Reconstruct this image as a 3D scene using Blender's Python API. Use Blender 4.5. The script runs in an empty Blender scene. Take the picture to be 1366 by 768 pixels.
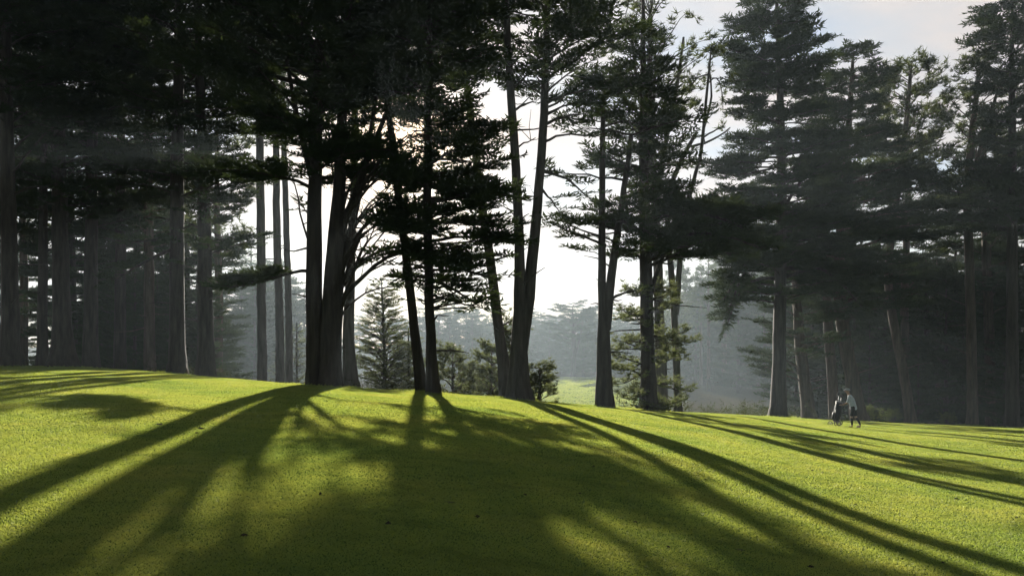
import bpy, bmesh, math, random
import numpy as np
from mathutils import Vector, Matrix

R = random.Random(7)
NR = np.random.default_rng(7)
PI = math.pi
FPX, CX, HZ, CAMZ = 1072.0, 683.0, 475.0, 1.6
SUN_AZ, SUN_EL = math.radians(-7.86), math.radians(14.5)
SUN = np.array([math.sin(SUN_AZ) * math.cos(SUN_EL), math.cos(SUN_AZ) * math.cos(SUN_EL), math.sin(SUN_EL)])

sc = bpy.context.scene
COL = sc.collection

# ------------------------------------------------------------------ helpers
def link(o, parent=None):
    COL.objects.link(o)
    if parent is not None:
        o.parent = parent
    return o

def mesh_np(name, V, tris=None, quads=None, smooth=False):
    V = np.asarray(V, np.float32)
    nt = 0 if tris is None else len(tris)
    nq = 0 if quads is None else len(quads)
    me = bpy.data.meshes.new(name)
    me.vertices.add(len(V)); me.vertices.foreach_set('co', V.ravel())
    loops = []
    if nt: loops.append(np.asarray(tris, np.int32).ravel())
    if nq: loops.append(np.asarray(quads, np.int32).ravel())
    loops = np.concatenate(loops)
    me.loops.add(len(loops)); me.loops.foreach_set('vertex_index', loops)
    starts = np.concatenate([np.arange(nt) * 3, nt * 3 + np.arange(nq) * 4]).astype(np.int32)
    me.polygons.add(nt + nq); me.polygons.foreach_set('loop_start', starts)
    me.polygons.foreach_set('use_smooth', np.full(nt + nq, smooth, bool))
    me.update(calc_edges=True)
    return me

def obj_np(name, V, tris, quads, mat, parent=None, smooth=False):
    me = mesh_np(name, V, tris, quads, smooth)
    me.materials.append(mat)
    return link(bpy.data.objects.new(name, me), parent)

def tag(o, label=None, cat=None, group=None, kind=None):
    if label: o['label'] = label
    if cat: o['category'] = cat
    if group: o['group'] = group
    if kind: o['kind'] = kind
    return o

def empty(name, loc, label, cat, group=None, rz=0.0):
    o = bpy.data.objects.new(name, None)
    o.location = loc; o.rotation_euler = (0, 0, rz); o.empty_display_size = .3
    link(o)
    return tag(o, label, cat, group)

class Buf:
    """collects tubes / boxes into one mesh"""
    def __init__(s): s.V = []; s.Q = []; s.T = []; s.n = 0
    def add(s, V, Q=None, T=None):
        V = np.asarray(V, float)
        if Q is not None and len(Q): s.Q.append(np.asarray(Q, int) + s.n)
        if T is not None and len(T): s.T.append(np.asarray(T, int) + s.n)
        s.V.append(V); s.n += len(V)
    def tube(s, P, rad, sides=6, flute=0.0, caps=True):
        P = np.asarray(P, float); n = len(P); rad = np.broadcast_to(np.asarray(rad, float), (n,))
        T = np.gradient(P, axis=0); T /= np.linalg.norm(T, axis=1)[:, None] + 1e-9
        ref = np.array([0.0, 1.0, 0.0]) if abs(T[:, 1]).mean() < .8 else np.array([1.0, 0, 0])
        A = np.cross(T, ref); A /= np.linalg.norm(A, axis=1)[:, None] + 1e-9
        B = np.cross(T, A)
        th = np.arange(sides) / sides * 2 * PI
        rr = rad[:, None] * np.ones(sides)
        if np.any(flute):
            flute = np.broadcast_to(np.asarray(flute, float), (n,))[:, None]
            ph = NR.uniform(0, 6.28, 3)
            tw = np.linspace(0, 1.5, n)[:, None]
            rr = rr * (1 + flute * (np.sin(3 * th + ph[0] + tw) * .5 + np.sin(5 * th + ph[1] - tw) * .4 + np.sin(9 * th + ph[2]) * .35))
            rr = rr * (1 + NR.normal(0, 1, rr.shape) * flute * .22)
        V = P[:, None, :] + rr[:, :, None] * (np.cos(th)[None, :, None] * A[:, None, :] + np.sin(th)[None, :, None] * B[:, None, :])
        V = V.reshape(-1, 3)
        i = np.arange(n - 1)[:, None] * sides; j = np.arange(sides)[None, :]; j2 = (j + 1) % sides
        Q = np.stack([i + j, i + j2, i + sides + j2, i + sides + j], -1).reshape(-1, 4)
        s.add(V, Q)
        if caps:
            base = s.n - len(V)
            c = np.array([P[-1]]); s.add(c, None, None)
            k = np.arange(sides)
            s.T.append(np.stack([base + (n - 1) * sides + k, base + (n - 1) * sides + (k + 1) % sides, np.full(sides, s.n - 1)], -1))
    def box(s, c, d, rot=None):
        c = np.array(c, float); d = np.array(d, float) / 2
        V = np.array([[x, y, z] for x in (-1, 1) for y in (-1, 1) for z in (-1, 1)], float) * d
        if rot is not None: V = V @ np.array(rot).T
        s.add(V + c, [[0, 1, 3, 2], [4, 6, 7, 5], [0, 4, 5, 1], [2, 3, 7, 6], [0, 2, 6, 4], [1, 5, 7, 3]])
    def build(s, name, mat, parent=None, smooth=True):
        V = np.concatenate(s.V)
        return obj_np(name, V, np.concatenate(s.T) if s.T else None, np.concatenate(s.Q) if s.Q else None, mat, parent, smooth)

# ------------------------------------------------------------------ materials
def new_mat(name):
    m = bpy.data.materials.new(name); m.use_nodes = True
    nt = m.node_tree; nt.nodes.clear()
    out = nt.nodes.new('ShaderNodeOutputMaterial')
    return m, nt, out

def N(nt, typ, **kw):
    n = nt.nodes.new(typ)
    for k, v in kw.items():
        if hasattr(n, k): setattr(n, k, v)
    return n

def ramp(nt, fac, stops):
    r = nt.nodes.new('ShaderNodeValToRGB')
    el = r.color_ramp.elements
    while len(el) > 1: el.remove(el[-1])
    el[0].position = stops[0][0]; el[0].color = (*stops[0][1], 1)
    for p, c in stops[1:]:
        e = el.new(p); e.color = (*c, 1)
    nt.links.new(fac, r.inputs[0])
    return r.outputs[0]

def noise(nt, scale, detail=3, rough=.55, coord='Object', stretch=None):
    tc = nt.nodes.new('ShaderNodeTexCoord')
    src = tc.outputs[coord]
    if stretch:
        mp = nt.nodes.new('ShaderNodeMapping'); mp.inputs['Scale'].default_value = stretch
        nt.links.new(src, mp.inputs[0]); src = mp.outputs[0]
    n = nt.nodes.new('ShaderNodeTexNoise')
    n.inputs['Scale'].default_value = scale; n.inputs['Detail'].default_value = detail; n.inputs['Roughness'].default_value = rough
    nt.links.new(src, n.inputs['Vector'])
    return n.outputs['Fac']

def leaf_mat(name, dark, light, trans, tw=.35, scale=.7):
    m, nt, out = new_mat(name)
    c = ramp(nt, noise(nt, scale, 3), [(.35, dark), (.65, light)])
    d = N(nt, 'ShaderNodeBsdfDiffuse'); nt.links.new(c, d.inputs[0])
    t = N(nt, 'ShaderNodeBsdfTranslucent'); t.inputs[0].default_value = (*trans, 1)
    mx = N(nt, 'ShaderNodeMixShader'); mx.inputs[0].default_value = tw
    nt.links.new(d.outputs[0], mx.inputs[1]); nt.links.new(t.outputs[0], mx.inputs[2])
    nt.links.new(mx.outputs[0], out.inputs[0])
    return m

def bark_mat(name, dark, light, scale=5.0):
    m, nt, out = new_mat(name)
    f = noise(nt, scale, 5, .65, stretch=(1, 1, .13))
    c = ramp(nt, f, [(.3, dark), (.7, light)])
    p = N(nt, 'ShaderNodeBsdfPrincipled'); nt.links.new(c, p.inputs['Base Color'])
    p.inputs['Roughness'].default_value = .9; p.inputs['Specular IOR Level'].default_value = .2
    b = N(nt, 'ShaderNodeBump'); b.inputs['Strength'].default_value = .9; b.inputs['Distance'].default_value = .12
    nt.links.new(f, b.inputs['Height']); nt.links.new(b.outputs[0], p.inputs['Normal'])
    nt.links.new(p.outputs[0], out.inputs[0])
    return m

def plain_mat(name, col, rough=.7, metal=0.0, var=.15, scale=12):
    m, nt, out = new_mat(name)
    a = tuple(max(0, x * (1 - var)) for x in col); b_ = tuple(min(1, x * (1 + var)) for x in col)
    c = ramp(nt, noise(nt, scale, 3), [(.35, a), (.65, b_)])
    p = N(nt, 'ShaderNodeBsdfPrincipled'); nt.links.new(c, p.inputs['Base Color'])
    p.inputs['Roughness'].default_value = rough; p.inputs['Metallic'].default_value = metal
    nt.links.new(p.outputs[0], out.inputs[0])
    return m

M = {}
M['cypress'] = leaf_mat('cypress_foliage', (.022, .038, .020), (.045, .066, .030), (.05, .07, .02), .22)
M['pine'] = leaf_mat('pine_foliage', (.030, .046, .022), (.060, .080, .034), (.10, .12, .035), .35)
M['young'] = leaf_mat('young_pine_foliage', (.040, .058, .028), (.075, .095, .045), (.14, .16, .06), .42, 2.0)
M['brush'] = leaf_mat('undergrowth_foliage', (.020, .026, .012), (.045, .050, .022), (.06, .07, .02), .3, .5)
M['bush'] = leaf_mat('bush_foliage', (.04, .055, .02), (.07, .09, .028), (.12, .15, .04), .4, 2.0)
M['bark'] = bark_mat('dark_bark', (.020, .017, .014), (.070, .058, .047))
M['bark_grey'] = bark_mat('grey_bark', (.038, .034, .030), (.115, .103, .092))
M['bark_brown'] = bark_mat('brown_bark', (.040, .030, .022), (.125, .094, .070))

# ------------------------------------------------------------------ ground form
_T = [(-900, 470, 70), (-300, 481, 58), (0, 488, 45), (100, 490, 44), (200, 496, 42), (300, 505, 38), (400, 513, 34), (500, 519, 33), (600, 526, 34),
      (700, 534, 36), (800, 542, 38), (900, 549, 42), (1000, 554, 48), (1100, 560, 55), (1200, 565, 60), (1366, 571, 62), (1700, 580, 64), (2400, 570, 70)]
_th = np.linspace(-PI, PI, 1441)
_tt = np.array([math.atan((p[0] - CX) / FPX) for p in _T])
_ss = np.array([-(p[1] - HZ) / FPX for p in _T]) * np.cos(_tt)
_rr = np.array([p[2] for p in _T]) / np.cos(_tt)
_tt2 = np.concatenate([[-PI, -1.7], _tt, [1.7, PI]])
_ss2 = np.concatenate([[-.02, -.02], _ss, [-.03, -.02]])
_rr2 = np.concatenate([[80, 80], _rr, [80, 80]])
def _smooth(y, k=13):
    w = np.hanning(k + 2)[1:-1]; w /= w.sum()
    return np.convolve(np.pad(y, k // 2, mode='wrap'), w, 'valid')
SLOPE_TAB = _smooth(np.interp(_th, _tt2, _ss2)); CREST_TAB = _smooth(np.interp(_th, _tt2, _rr2))
_FR = [0, 50, 62, 95, 150, 255, 300, 420, 600, 900, 3000]
_FZ = [-6, -6.5, -7.2, -9.0, -9.6, -7.15, -8.5, -8, 0, 9, 12]
def ground_np(X, Y):
    """height of the land, world z (camera eye at 1.6 above its own feet)"""
    X = np.asarray(X, float); Y = np.asarray(Y, float)
    r = np.hypot(X, Y) + 1e-6; th = np.arctan2(X, Y)
    s = np.interp(th, _th, SLOPE_TAB); rc = np.interp(th, _th, CREST_TAB)
    zin = -1.6 + (s + 3.2 / rc) * r - 1.6 * (r / rc) ** 2
    u = np.clip(r - rc, 0, None)
    zb = s * r - .0045 * np.minimum(u, 40) ** 2 - .0005 * u
    w = np.clip((u - 6) / 40, 0, 1); w = w * w * (3 - 2 * w)
    F = np.interp(r, _FR, _FZ) + .5 * np.sin(X * .045 + 1) * np.clip((r - 60) / 60, 0, 1)
    z = np.where(r <= rc, zin, (1 - w) * zb + w * F)
    und = .035 * np.sin(X * .55 + .6 * np.sin(Y * .31)) * np.sin(Y * .47 + 1.3) * np.clip(r / 8, 0, 1)
    return z + und + CAMZ
def ground(x, y): return float(ground_np(x, y))
def wx(px, d): return (px - CX) / FPX * d
def wz(py, d): return CAMZ + (HZ - py) / FPX * d
def crest_u(X, Y):
    r = np.hypot(X, Y); th = np.arctan2(X, Y)
    return r - np.interp(th, _th, CREST_TAB)
def raycast(px, py, dmin=3.5, dmax=75):
    ds = np.geomspace(dmin, dmax, 500)
    g = ground_np((px - CX) / FPX * ds, ds); ray = CAMZ + (HZ - py) / FPX * ds
    k = np.argmax(g >= ray)
    return float((px - CX) / FPX * ds[k]), float(ds[k]), float(g[k])

# land sheet: polar grid
def build_land():
    fine = np.linspace(-.75, .75, 301)
    coarse = np.linspace(.75, 2 * PI - .75, 120)[1:-1]
    th = np.concatenate([fine, coarse]); nt_ = len(th)
    rad = np.concatenate([np.geomspace(.8, 90, 190), np.geomspace(92, 2600, 90)])
    T, Rr = np.meshgrid(th, rad)
    X = np.sin(T) * Rr; Y = np.cos(T) * Rr
    Z = ground_np(X, Y)
    V = np.stack([X, Y, Z], -1).reshape(-1, 3)
    V = np.vstack([V, [[0, 0, ground(0, 0.01)]]])
    nr = len(rad)
    i = np.arange(nr - 1)[:, None] * nt_; j = np.arange(nt_)[None, :]; j2 = (j + 1) % nt_
    Q = np.stack([i + j, i + nt_ + j, i + nt_ + j2, i + j2], -1).reshape(-1, 4)
    k = np.arange(nt_)
    Tt = np.stack([k, (k + 1) % nt_, np.full(nt_, len(V) - 1)], -1)
    m, nt, out = new_mat('turf_and_woodland_floor')
    at = N(nt, 'ShaderNodeAttribute'); at.attribute_name = 'woodland'
    g1 = ramp(nt, noise(nt, .9, 4, .6), [(.3, (.055, .105, .030)), (.5, (.070, .120, .034)), (.7, (.100, .140, .040))])
    g2 = ramp(nt, noise(nt, 26, 4, .7), [(.3, (.75, .75, .7)), (.7, (1.15, 1.15, 1.0))])
    mul = N(nt, 'ShaderNodeMix'); mul.data_type = 'RGBA'; mul.blend_type = 'MULTIPLY'; mul.inputs[0].default_value = 1
    nt.links.new(g1, mul.inputs[6]); nt.links.new(g2, mul.inputs[7])
    fl = ramp(nt, noise(nt, 1.6, 5, .65), [(.35, (.030, .026, .016)), (.55, (.055, .045, .026)), (.7, (.045, .055, .022))])
    mx = N(nt, 'ShaderNodeMix'); mx.data_type = 'RGBA'
    nt.links.new(at.outputs['Fac'], mx.inputs[0]); nt.links.new(mul.outputs[2], mx.inputs[6]); nt.links.new(fl, mx.inputs[7])
    p = N(nt, 'ShaderNodeBsdfDiffuse'); nt.links.new(mx.outputs[2], p.inputs[0])
    b = N(nt, 'ShaderNodeBump'); b.inputs['Strength'].default_value = .5; b.inputs['Distance'].default_value = .06
    nt.links.new(noise(nt, 9, 5, .7), b.inputs['Height']); nt.links.new(b.outputs[0], p.inputs['Normal'])
    nt.links.new(p.outputs[0], out.inputs[0])
    o = obj_np('ground', V, Tt, Q, m, None, True)
    u = crest_u(V[:, 0], V[:, 1]); r = np.hypot(V[:, 0], V[:, 1])
    px = CX + FPX * V[:, 0] / np.maximum(V[:, 1], 1)
    w = np.clip((u - .5) / 2.5, 0, 1)
    # the fairway across the valley is mown turf again
    fw = (r > 105) & (r < 264) & (px > 640) & (px < 860) & (V[:, 1] > 0)
    w = np.where(fw, 0.0, w)
    w = np.where(V[:, 1] < 0, np.clip((r - 60) / 10, 0, 1), w)
    a = o.data.attributes.new('woodland', 'FLOAT', 'POINT'); a.data.foreach_set('value', w.astype(np.float32))
    tag(o, 'rolling mown golf lawn dropping away to woodland floor and valley', 'ground', kind='structure')
    return o
build_land()

# ------------------------------------------------------------------ grass blades (nobody could count them)
def build_grass():
    n = 2800000
    px = NR.uniform(-330, 1700, n); d = np.exp(NR.uniform(math.log(3.2), math.log(66), n))
    X = (px - CX) / FPX * d; Y = d
    keep = crest_u(X, Y) < 1.2
    X, Y, d = X[keep], Y[keep], d[keep]
    pf = NR.uniform(660, 850, 60000); df = NR.uniform(140, 258, 60000)   # fairway across the valley
    X = np.concatenate([X, (pf - CX) / FPX * df]); Y = np.concatenate([Y, df]); d = np.concatenate([d, df]); 
    FEET = [(14, 38, .5), (84, 42, .6), (121, 45, .4), (237, 41, .5), (275, 42, .5), (350, 52, .4), (431, 31, 1.0), (467, 37, .4), (576, 30, .4), (562, 33, .35), (676, 35, .4), (694, 33, .6), (807, 35, .5), (865, 36, .45), (1040, 53, .7), (1078, 60, .6), (1113, 62, .5), (1146, 60, .7), (1214, 63, .5), (1297, 60, .5), (1350, 56, .6)]
    fx, fy = [], []
    for p_, d_, r_ in FEET:
        a_ = NR.uniform(0, 2 * PI, 700); q_ = r_ + np.abs(NR.normal(0, .32, 700))
        fx.append((p_ - CX) / FPX * d_ + np.cos(a_) * q_); fy.append(d_ + np.sin(a_) * q_)
    fx = np.concatenate(fx); fy = np.concatenate(fy)
    X = np.concatenate([X, fx]); Y = np.concatenate([Y, fy]); d = np.concatenate([d, fy]); n = len(X)
    nb = 1
    # clumpy size
    cl = .88 + .24 * (np.sin(X * 1.7 + np.sin(Y * 1.1) * 2) * np.sin(Y * 1.9 + np.sin(X * .8) * 2) * .5 + .5)
    sprd = 0 * d
    BX = (X[:, None] + NR.normal(0, 1, (n, nb)) * sprd[:, None]).ravel(); BY = (Y[:, None] + NR.normal(0, 1, (n, nb)) * sprd[:, None] * 1.6).ravel()
    D = np.repeat(d, nb); CL = np.repeat(cl, nb); m = n * nb
    Z = ground_np(BX, BY) - .004
    h = (.013 + .00055 * D) * CL * NR.uniform(.75, 1.2, m)
    h[-len(fx):] *= NR.uniform(1.0, 4.0, len(fx))
    w = (.0026 + .0005 * D) * NR.uniform(.7, 1.3, m)
    a = NR.uniform(0, 2 * PI, m); lean = NR.uniform(.3, 1.9, m) * h; la = NR.uniform(0, 2 * PI, m)
    base = np.stack([BX, BY, Z], -1)
    side = np.stack([np.cos(a), np.sin(a), np.zeros(m)], -1) * w[:, None]
    tip = base + np.stack([np.cos(la) * lean, np.sin(la) * lean, h], -1)
    V = np.stack([base - side, base + side, tip], 1).reshape(-1, 3)
    T = np.arange(m * 3).reshape(-1, 3)
    mt, nt, out = new_mat('grass_blades')
    c1 = ramp(nt, noise(nt, .45, 4, .6), [(.32, (.014, .090, .034)), (.5, (.022, .108, .040)), (.68, (.044, .122, .046))])
    c2 = ramp(nt, noise(nt, .45, 4, .6), [(.32, (.27, .35, .060)), (.5, (.37, .42, .068)), (.68, (.45, .45, .085))])
    dd = N(nt, 'ShaderNodeBsdfDiffuse'); tr = N(nt, 'ShaderNodeBsdfTranslucent')
    pt = ramp(nt, noise(nt, 2.6, 5, .65, stretch=(.6, 1, 1)), [(.30, (.62, .68, .62)), (.48, (.96, .98, .95)), (.70, (1.15, 1.08, 1.0))])
    for c_, sh_ in ((c1, dd), (c2, tr)):
        mu = N(nt, 'ShaderNodeMix'); mu.data_type = 'RGBA'; mu.blend_type = 'MULTIPLY'; mu.inputs[0].default_value = 1
        nt.links.new(c_, mu.inputs[6]); nt.links.new(pt, mu.inputs[7]); nt.links.new(mu.outputs[2], sh_.inputs[0])
    mx = N(nt, 'ShaderNodeMixShader'); mx.inputs[0].default_value = .52
    nt.links.new(dd.outputs[0], mx.inputs[1]); nt.links.new(tr.outputs[0], mx.inputs[2])
    gl = N(nt, 'ShaderNodeBsdfGlossy'); gl.inputs[0].default_value = (.9, .9, .55, 1); gl.inputs['Roughness'].default_value = .5
    m2 = N(nt, 'ShaderNodeMixShader'); m2.inputs[0].default_value = .04
    nt.links.new(mx.outputs[0], m2.inputs[1]); nt.links.new(gl.outputs[0], m2.inputs[2]); nt.links.new(m2.outputs[0], out.inputs[0])
    o = obj_np('lawn_grass', V, T, None, mt)
    tag(o, 'short mown grass blades covering the sloping lawn', 'grass', kind='stuff')
build_grass()

# ------------------------------------------------------------------ foliage sprays
def sliver(p, dirv, L, W, nrm):
    dirv = dirv / (np.linalg.norm(dirv) + 1e-9); s = np.cross(nrm, dirv); s /= np.linalg.norm(s) + 1e-9
    return [p - s * W * .5, p + s * W * .5, p + dirv * L]

def tmpl_cypress(seed):
    r = np.random.default_rng(seed); V = []
    for i in range(6):
        t = .08 + i * .15
        for sg in (-1, 1):
            b = np.array([t, 0, .05 * t]); ang = math.radians(r.uniform(30, 65)) * sg
            L = (.46 - .30 * abs(t - .35)) * r.uniform(.7, 1.15)
            dv = np.array([math.cos(ang), math.sin(ang), r.uniform(-.12, .3)])
            for k in range(3):
                q = b + dv * L * (k * .30)
                a2 = ang + r.uniform(-.7, .7)
                d2 = np.array([math.cos(a2), math.sin(a2), r.uniform(-.25, .55)])
                V += sliver(q, d2, r.uniform(.20, .34), r.uniform(.07, .13), np.array([r.uniform(-.5, .5), r.uniform(-.5, .5), 1]))
    V += sliver(np.array([.8, 0, .04]), np.array([1, r.uniform(-.2, .2), .2]), .35, .1, np.array([0, 0, 1.]))
    return np.array(V)
def tmpl_pine(seed):
    r = np.random.default_rng(seed); V = []
    for i in range(3):
        c = np.array([r.uniform(-.1, .4), r.uniform(-.28, .28), r.uniform(-.1, .3)])
        for k in range(13):
            d = r.normal(0, 1, 3); d[2] = abs(d[2]) * .8 + .05; d[0] += .5; d /= np.linalg.norm(d)
            V += sliver(c, d, r.uniform(.2, .36), r.uniform(.035, .06), r.normal(0, 1, 3))
    return np.array(V)
def tmpl_wisp(seed):
    r = np.random.default_rng(seed); V = []
    for i in range(9):
        t = i * .12; sg = 1 if i % 2 else -1
        a = sg * math.radians(r.uniform(20, 50))
        V += sliver(np.array([t, 0, 0]), np.array([math.cos(a), math.sin(a), r.uniform(-.2, .5)]), r.uniform(.15, .3), r.uniform(.03, .06), np.array([r.uniform(-.6, .6), r.uniform(-.6, .6), 1]))
    return np.array(V)
TM = {'cypress': [tmpl_cypress(i) for i in range(5)], 'pine': [tmpl_pine(20 + i) for i in range(5)], 'wisp': [tmpl_wisp(40 + i) for i in range(5)]}

class Sprays:
    def __init__(s): s.P = []; s.F = []; s.S = []
    def add(s, p, f, size): s.P.append(p); s.F.append(f); s.S.append(size)
    def mesh(s, kind, tilt=.22, base=None):
        n = len(s.P)
        if n == 0: return None
        P = np.array(s.P); F = np.array(s.F, float); S = np.array(s.S)
        if base is not None:
            k = keep_mask(P + base); P, F, S = P[k], F[k], S[k]; n = len(P)
        F /= np.linalg.norm(F, axis=1)[:, None] + 1e-9
        U = np.array([0, 0, 1.0]) + NR.normal(0, tilt, (n, 3))
        Sd = np.cross(U, F); Sd /= np.linalg.norm(Sd, axis=1)[:, None] + 1e-9
        U = np.cross(F, Sd)
        idx = NR.integers(0, len(TM[kind]), n); out = []
        for k, T in enumerate(TM[kind]):
            q = idx == k
            if not q.any(): continue
            sc_ = S[q][:, None, None]
            V = P[q][:, None, :] + sc_ * (T[None, :, 0:1] * F[q][:, None, :] + T[None, :, 1:2] * Sd[q][:, None, :] + T[None, :, 2:3] * U[q][:, None, :])
            out.append(V.reshape(-1, 3))
        return np.concatenate(out)

LEAFCOUNT = [0]
# places on the lawn that the low sun reaches through holes in the crowns: (px, py, radius m)
LIT = [(232, 560, .8), (289, 542, .7), (337, 546, .6), (334, 572, .75), (427, 564, .9), (277, 604, .5), (296, 649, .75), (337, 656, .55), (416, 641, .45), (345, 602, .35),
       (210, 742, .45), (37, 671, .5), (540, 572, .75), (592, 568, .7), (502, 641, .4), (529, 611, .35), (799, 607, .5), (780, 603, .45), (825, 615, .45), (810, 651, .35), (847, 722, .4), (870, 744, .4),
       (690, 560, .6), (727, 566, .7), (765, 574, .7), (640, 552, .5), (250, 700, .4), (120, 640, .5), (180, 590, .7), (470, 545, .6), (960, 650, .5), (905, 625, .5)]
LITP = []
for _q in LIT:
    _x, _y, _z = raycast(_q[0], _q[1]); LITP.append((np.array([_x, _y, _z]), _q[2] * .8 + .08))
LITP.append((np.array([0, 0, CAMZ]), .8))          # the sun itself glimmers through the crown of the big cypress
def keep_mask(P):
    k = np.ones(len(P), bool); rr = NR.random(len(P))
    for c, r in LITP:
        v = P - c; t = v @ SUN; d = np.linalg.norm(v - t[:, None] * SUN, axis=1)
        k &= ~((d < r * (.75 + .5 * NR.random(len(P)))) & (t > 0) & (rr < .88))
    return k
def build_crown(sp, kind, mat, parent, name='crown', base=None):
    V = sp.mesh(kind, .22, base)
    if V is None: return None
    LEAFCOUNT[0] += len(V) // 3
    return obj_np(name, V, np.arange(len(V)).reshape(-1, 3), None, mat, parent)

def rnd(a, b): return R.uniform(a, b)

def grow_limb(buf, sp, start, az, ext, rise, r0, kind, t0=.3, dens=1.0, size=1.0, droop=0.0):
    ca, sa = math.cos(az), math.sin(az); n = 7
    t = np.linspace(0, 1, n)
    wob = rnd(-.12, .12) * ext
    side = np.sin(t * PI * rnd(.8, 1.6)) * wob
    out = t * ext
    up = rise * (1 - (1 - t) ** 2) + droop * ext * t ** 2 + .05 * ext * t ** 4
    P = np.stack([start[0] + ca * out - sa * side, start[1] + sa * out + ca * side, start[2] + up], -1)
    P[1:] += NR.normal(0, .012 * ext, (n - 1, 3))
    buf.tube(P, np.linspace(r0, .012, n) , 5, caps=False)
    limb_foliage(buf, sp, P, ext, kind, t0, dens, size)
    return P

def limb_foliage(buf, sp, P, ext, kind, t0, dens, size):
    n = len(P); tt = np.linspace(0, 1, n)
    at = lambda q: np.array([np.interp(q, tt, P[:, k]) for k in range(3)])
    step = {'cypress': .31, 'pine': .52, 'wisp': .3}[kind] / dens
    m = max(2, int(ext * (1 - t0) / step) + 1)
    for i in range(m):
        q = min(1.0, t0 + (1 - t0) * (i + rnd(.1, .9)) / m)
        p = at(q); q2 = at(min(1, q + .06)) - at(max(0, q - .06)); q2 /= np.linalg.norm(q2) + 1e-9
        sg = 1 if (i % 2) else -1
        a = sg * math.radians(rnd(30, 65)); c_, s_ = math.cos(a), math.sin(a)
        dv = np.array([q2[0] * c_ - q2[1] * s_, q2[0] * s_ + q2[1] * c_, q2[2] * .3 + rnd(-.08, .18)])
        L = (.26 * ext * (1.15 - q) + .28) * rnd(.6, 1.25)
        if kind == 'wisp': L *= .6
        e = p + dv * L; mid = p + dv * L * .5 + np.array([0, 0, rnd(-.02, .05) * L])
        buf.tube([p, mid, e], [.014 + .004 * ext * (1 - q), .012, .007], 4, caps=False)
        if kind == 'pine':
            for _ in range(max(1, int(round((1.6 + L * 1.3) * dens)))):
                u = rnd(.45, 1.05); b = p + dv * L * u + NR.normal(0, .14, 3) * size
                sp.add(b, dv + NR.normal(0, .5, 3) + np.array([0, 0, .2]), rnd(.75, 1.25) * size)
        else:
            k = max(1, int(round(L / .28 * dens)))
            for j in range(k):
                u = (j + rnd(.2, 1.0)) / k; b = p + dv * L * u
                f = dv.copy(); f[0] += rnd(-.5, .5); f[1] += rnd(-.5, .5); f[2] = f[2] * .4 + rnd(-.1, .12)
                sp.add(b, f, rnd(.65, 1.15) * size)
    sp.add(at(.93), P[-1] - P[-3], rnd(.8, 1.1) * size)

def stem_world(pts, d, base, doff=0.0):
    """pixel polyline [(px, py, width)] at depth d -> local points and radii"""
    L = []; W = []
    for q in pts:
        L.append([wx(q[0], d) - base[0], doff if len(q) < 4 else q[3], wz(q[1], d) - base[2]]); W.append(q[2] * d / FPX / 2)
    return np.array(L, float), np.array(W, float)

def resample(P, W, n):
    seg = np.concatenate([[0], np.cumsum(np.linalg.norm(np.diff(P, axis=0), axis=1))]); t = np.linspace(0, seg[-1], n)
    # smooth interpolation
    Q = np.stack([np.interp(t, seg, P[:, k]) for k in range(3)], -1); w = np.interp(t, seg, W)
    for _ in range(3):
        Q[1:-1] = (Q[:-2] + 2 * Q[1:-1] + Q[2:]) / 4
    return Q, w

def trunk_stem(buf, P, W, flare=.5, sides=14, flute=.05, sink=.5):
    n = max(10, int(np.linalg.norm(P[-1] - P[0]) / .7))
    Q, w = resample(P, W, n)
    if sink:
        Q = np.vstack([Q[0] - np.array([0, 0, sink]), Q[0], Q[0] + (Q[1] - Q[0]) * .25, Q[0] + (Q[1] - Q[0]) * .55, Q[1:]])
        w = np.concatenate([[w[0]], [w[0]], [w[0]], [w[0]], w[1:]])
        h = np.clip(Q[:, 2] - Q[1, 2], 0, None)
        w = w * (1 + flare * np.exp(-h / .55))
    Q[1:, :2] += NR.normal(0, .012, (len(Q) - 1, 2))
    if sink: flute = flute * (1 + 2.2 * np.exp(-np.clip(Q[:, 2] - Q[1, 2], 0, None) / .7)); sides = 22
    buf.tube(Q, w, sides, flute)
    return Q, w

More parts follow.
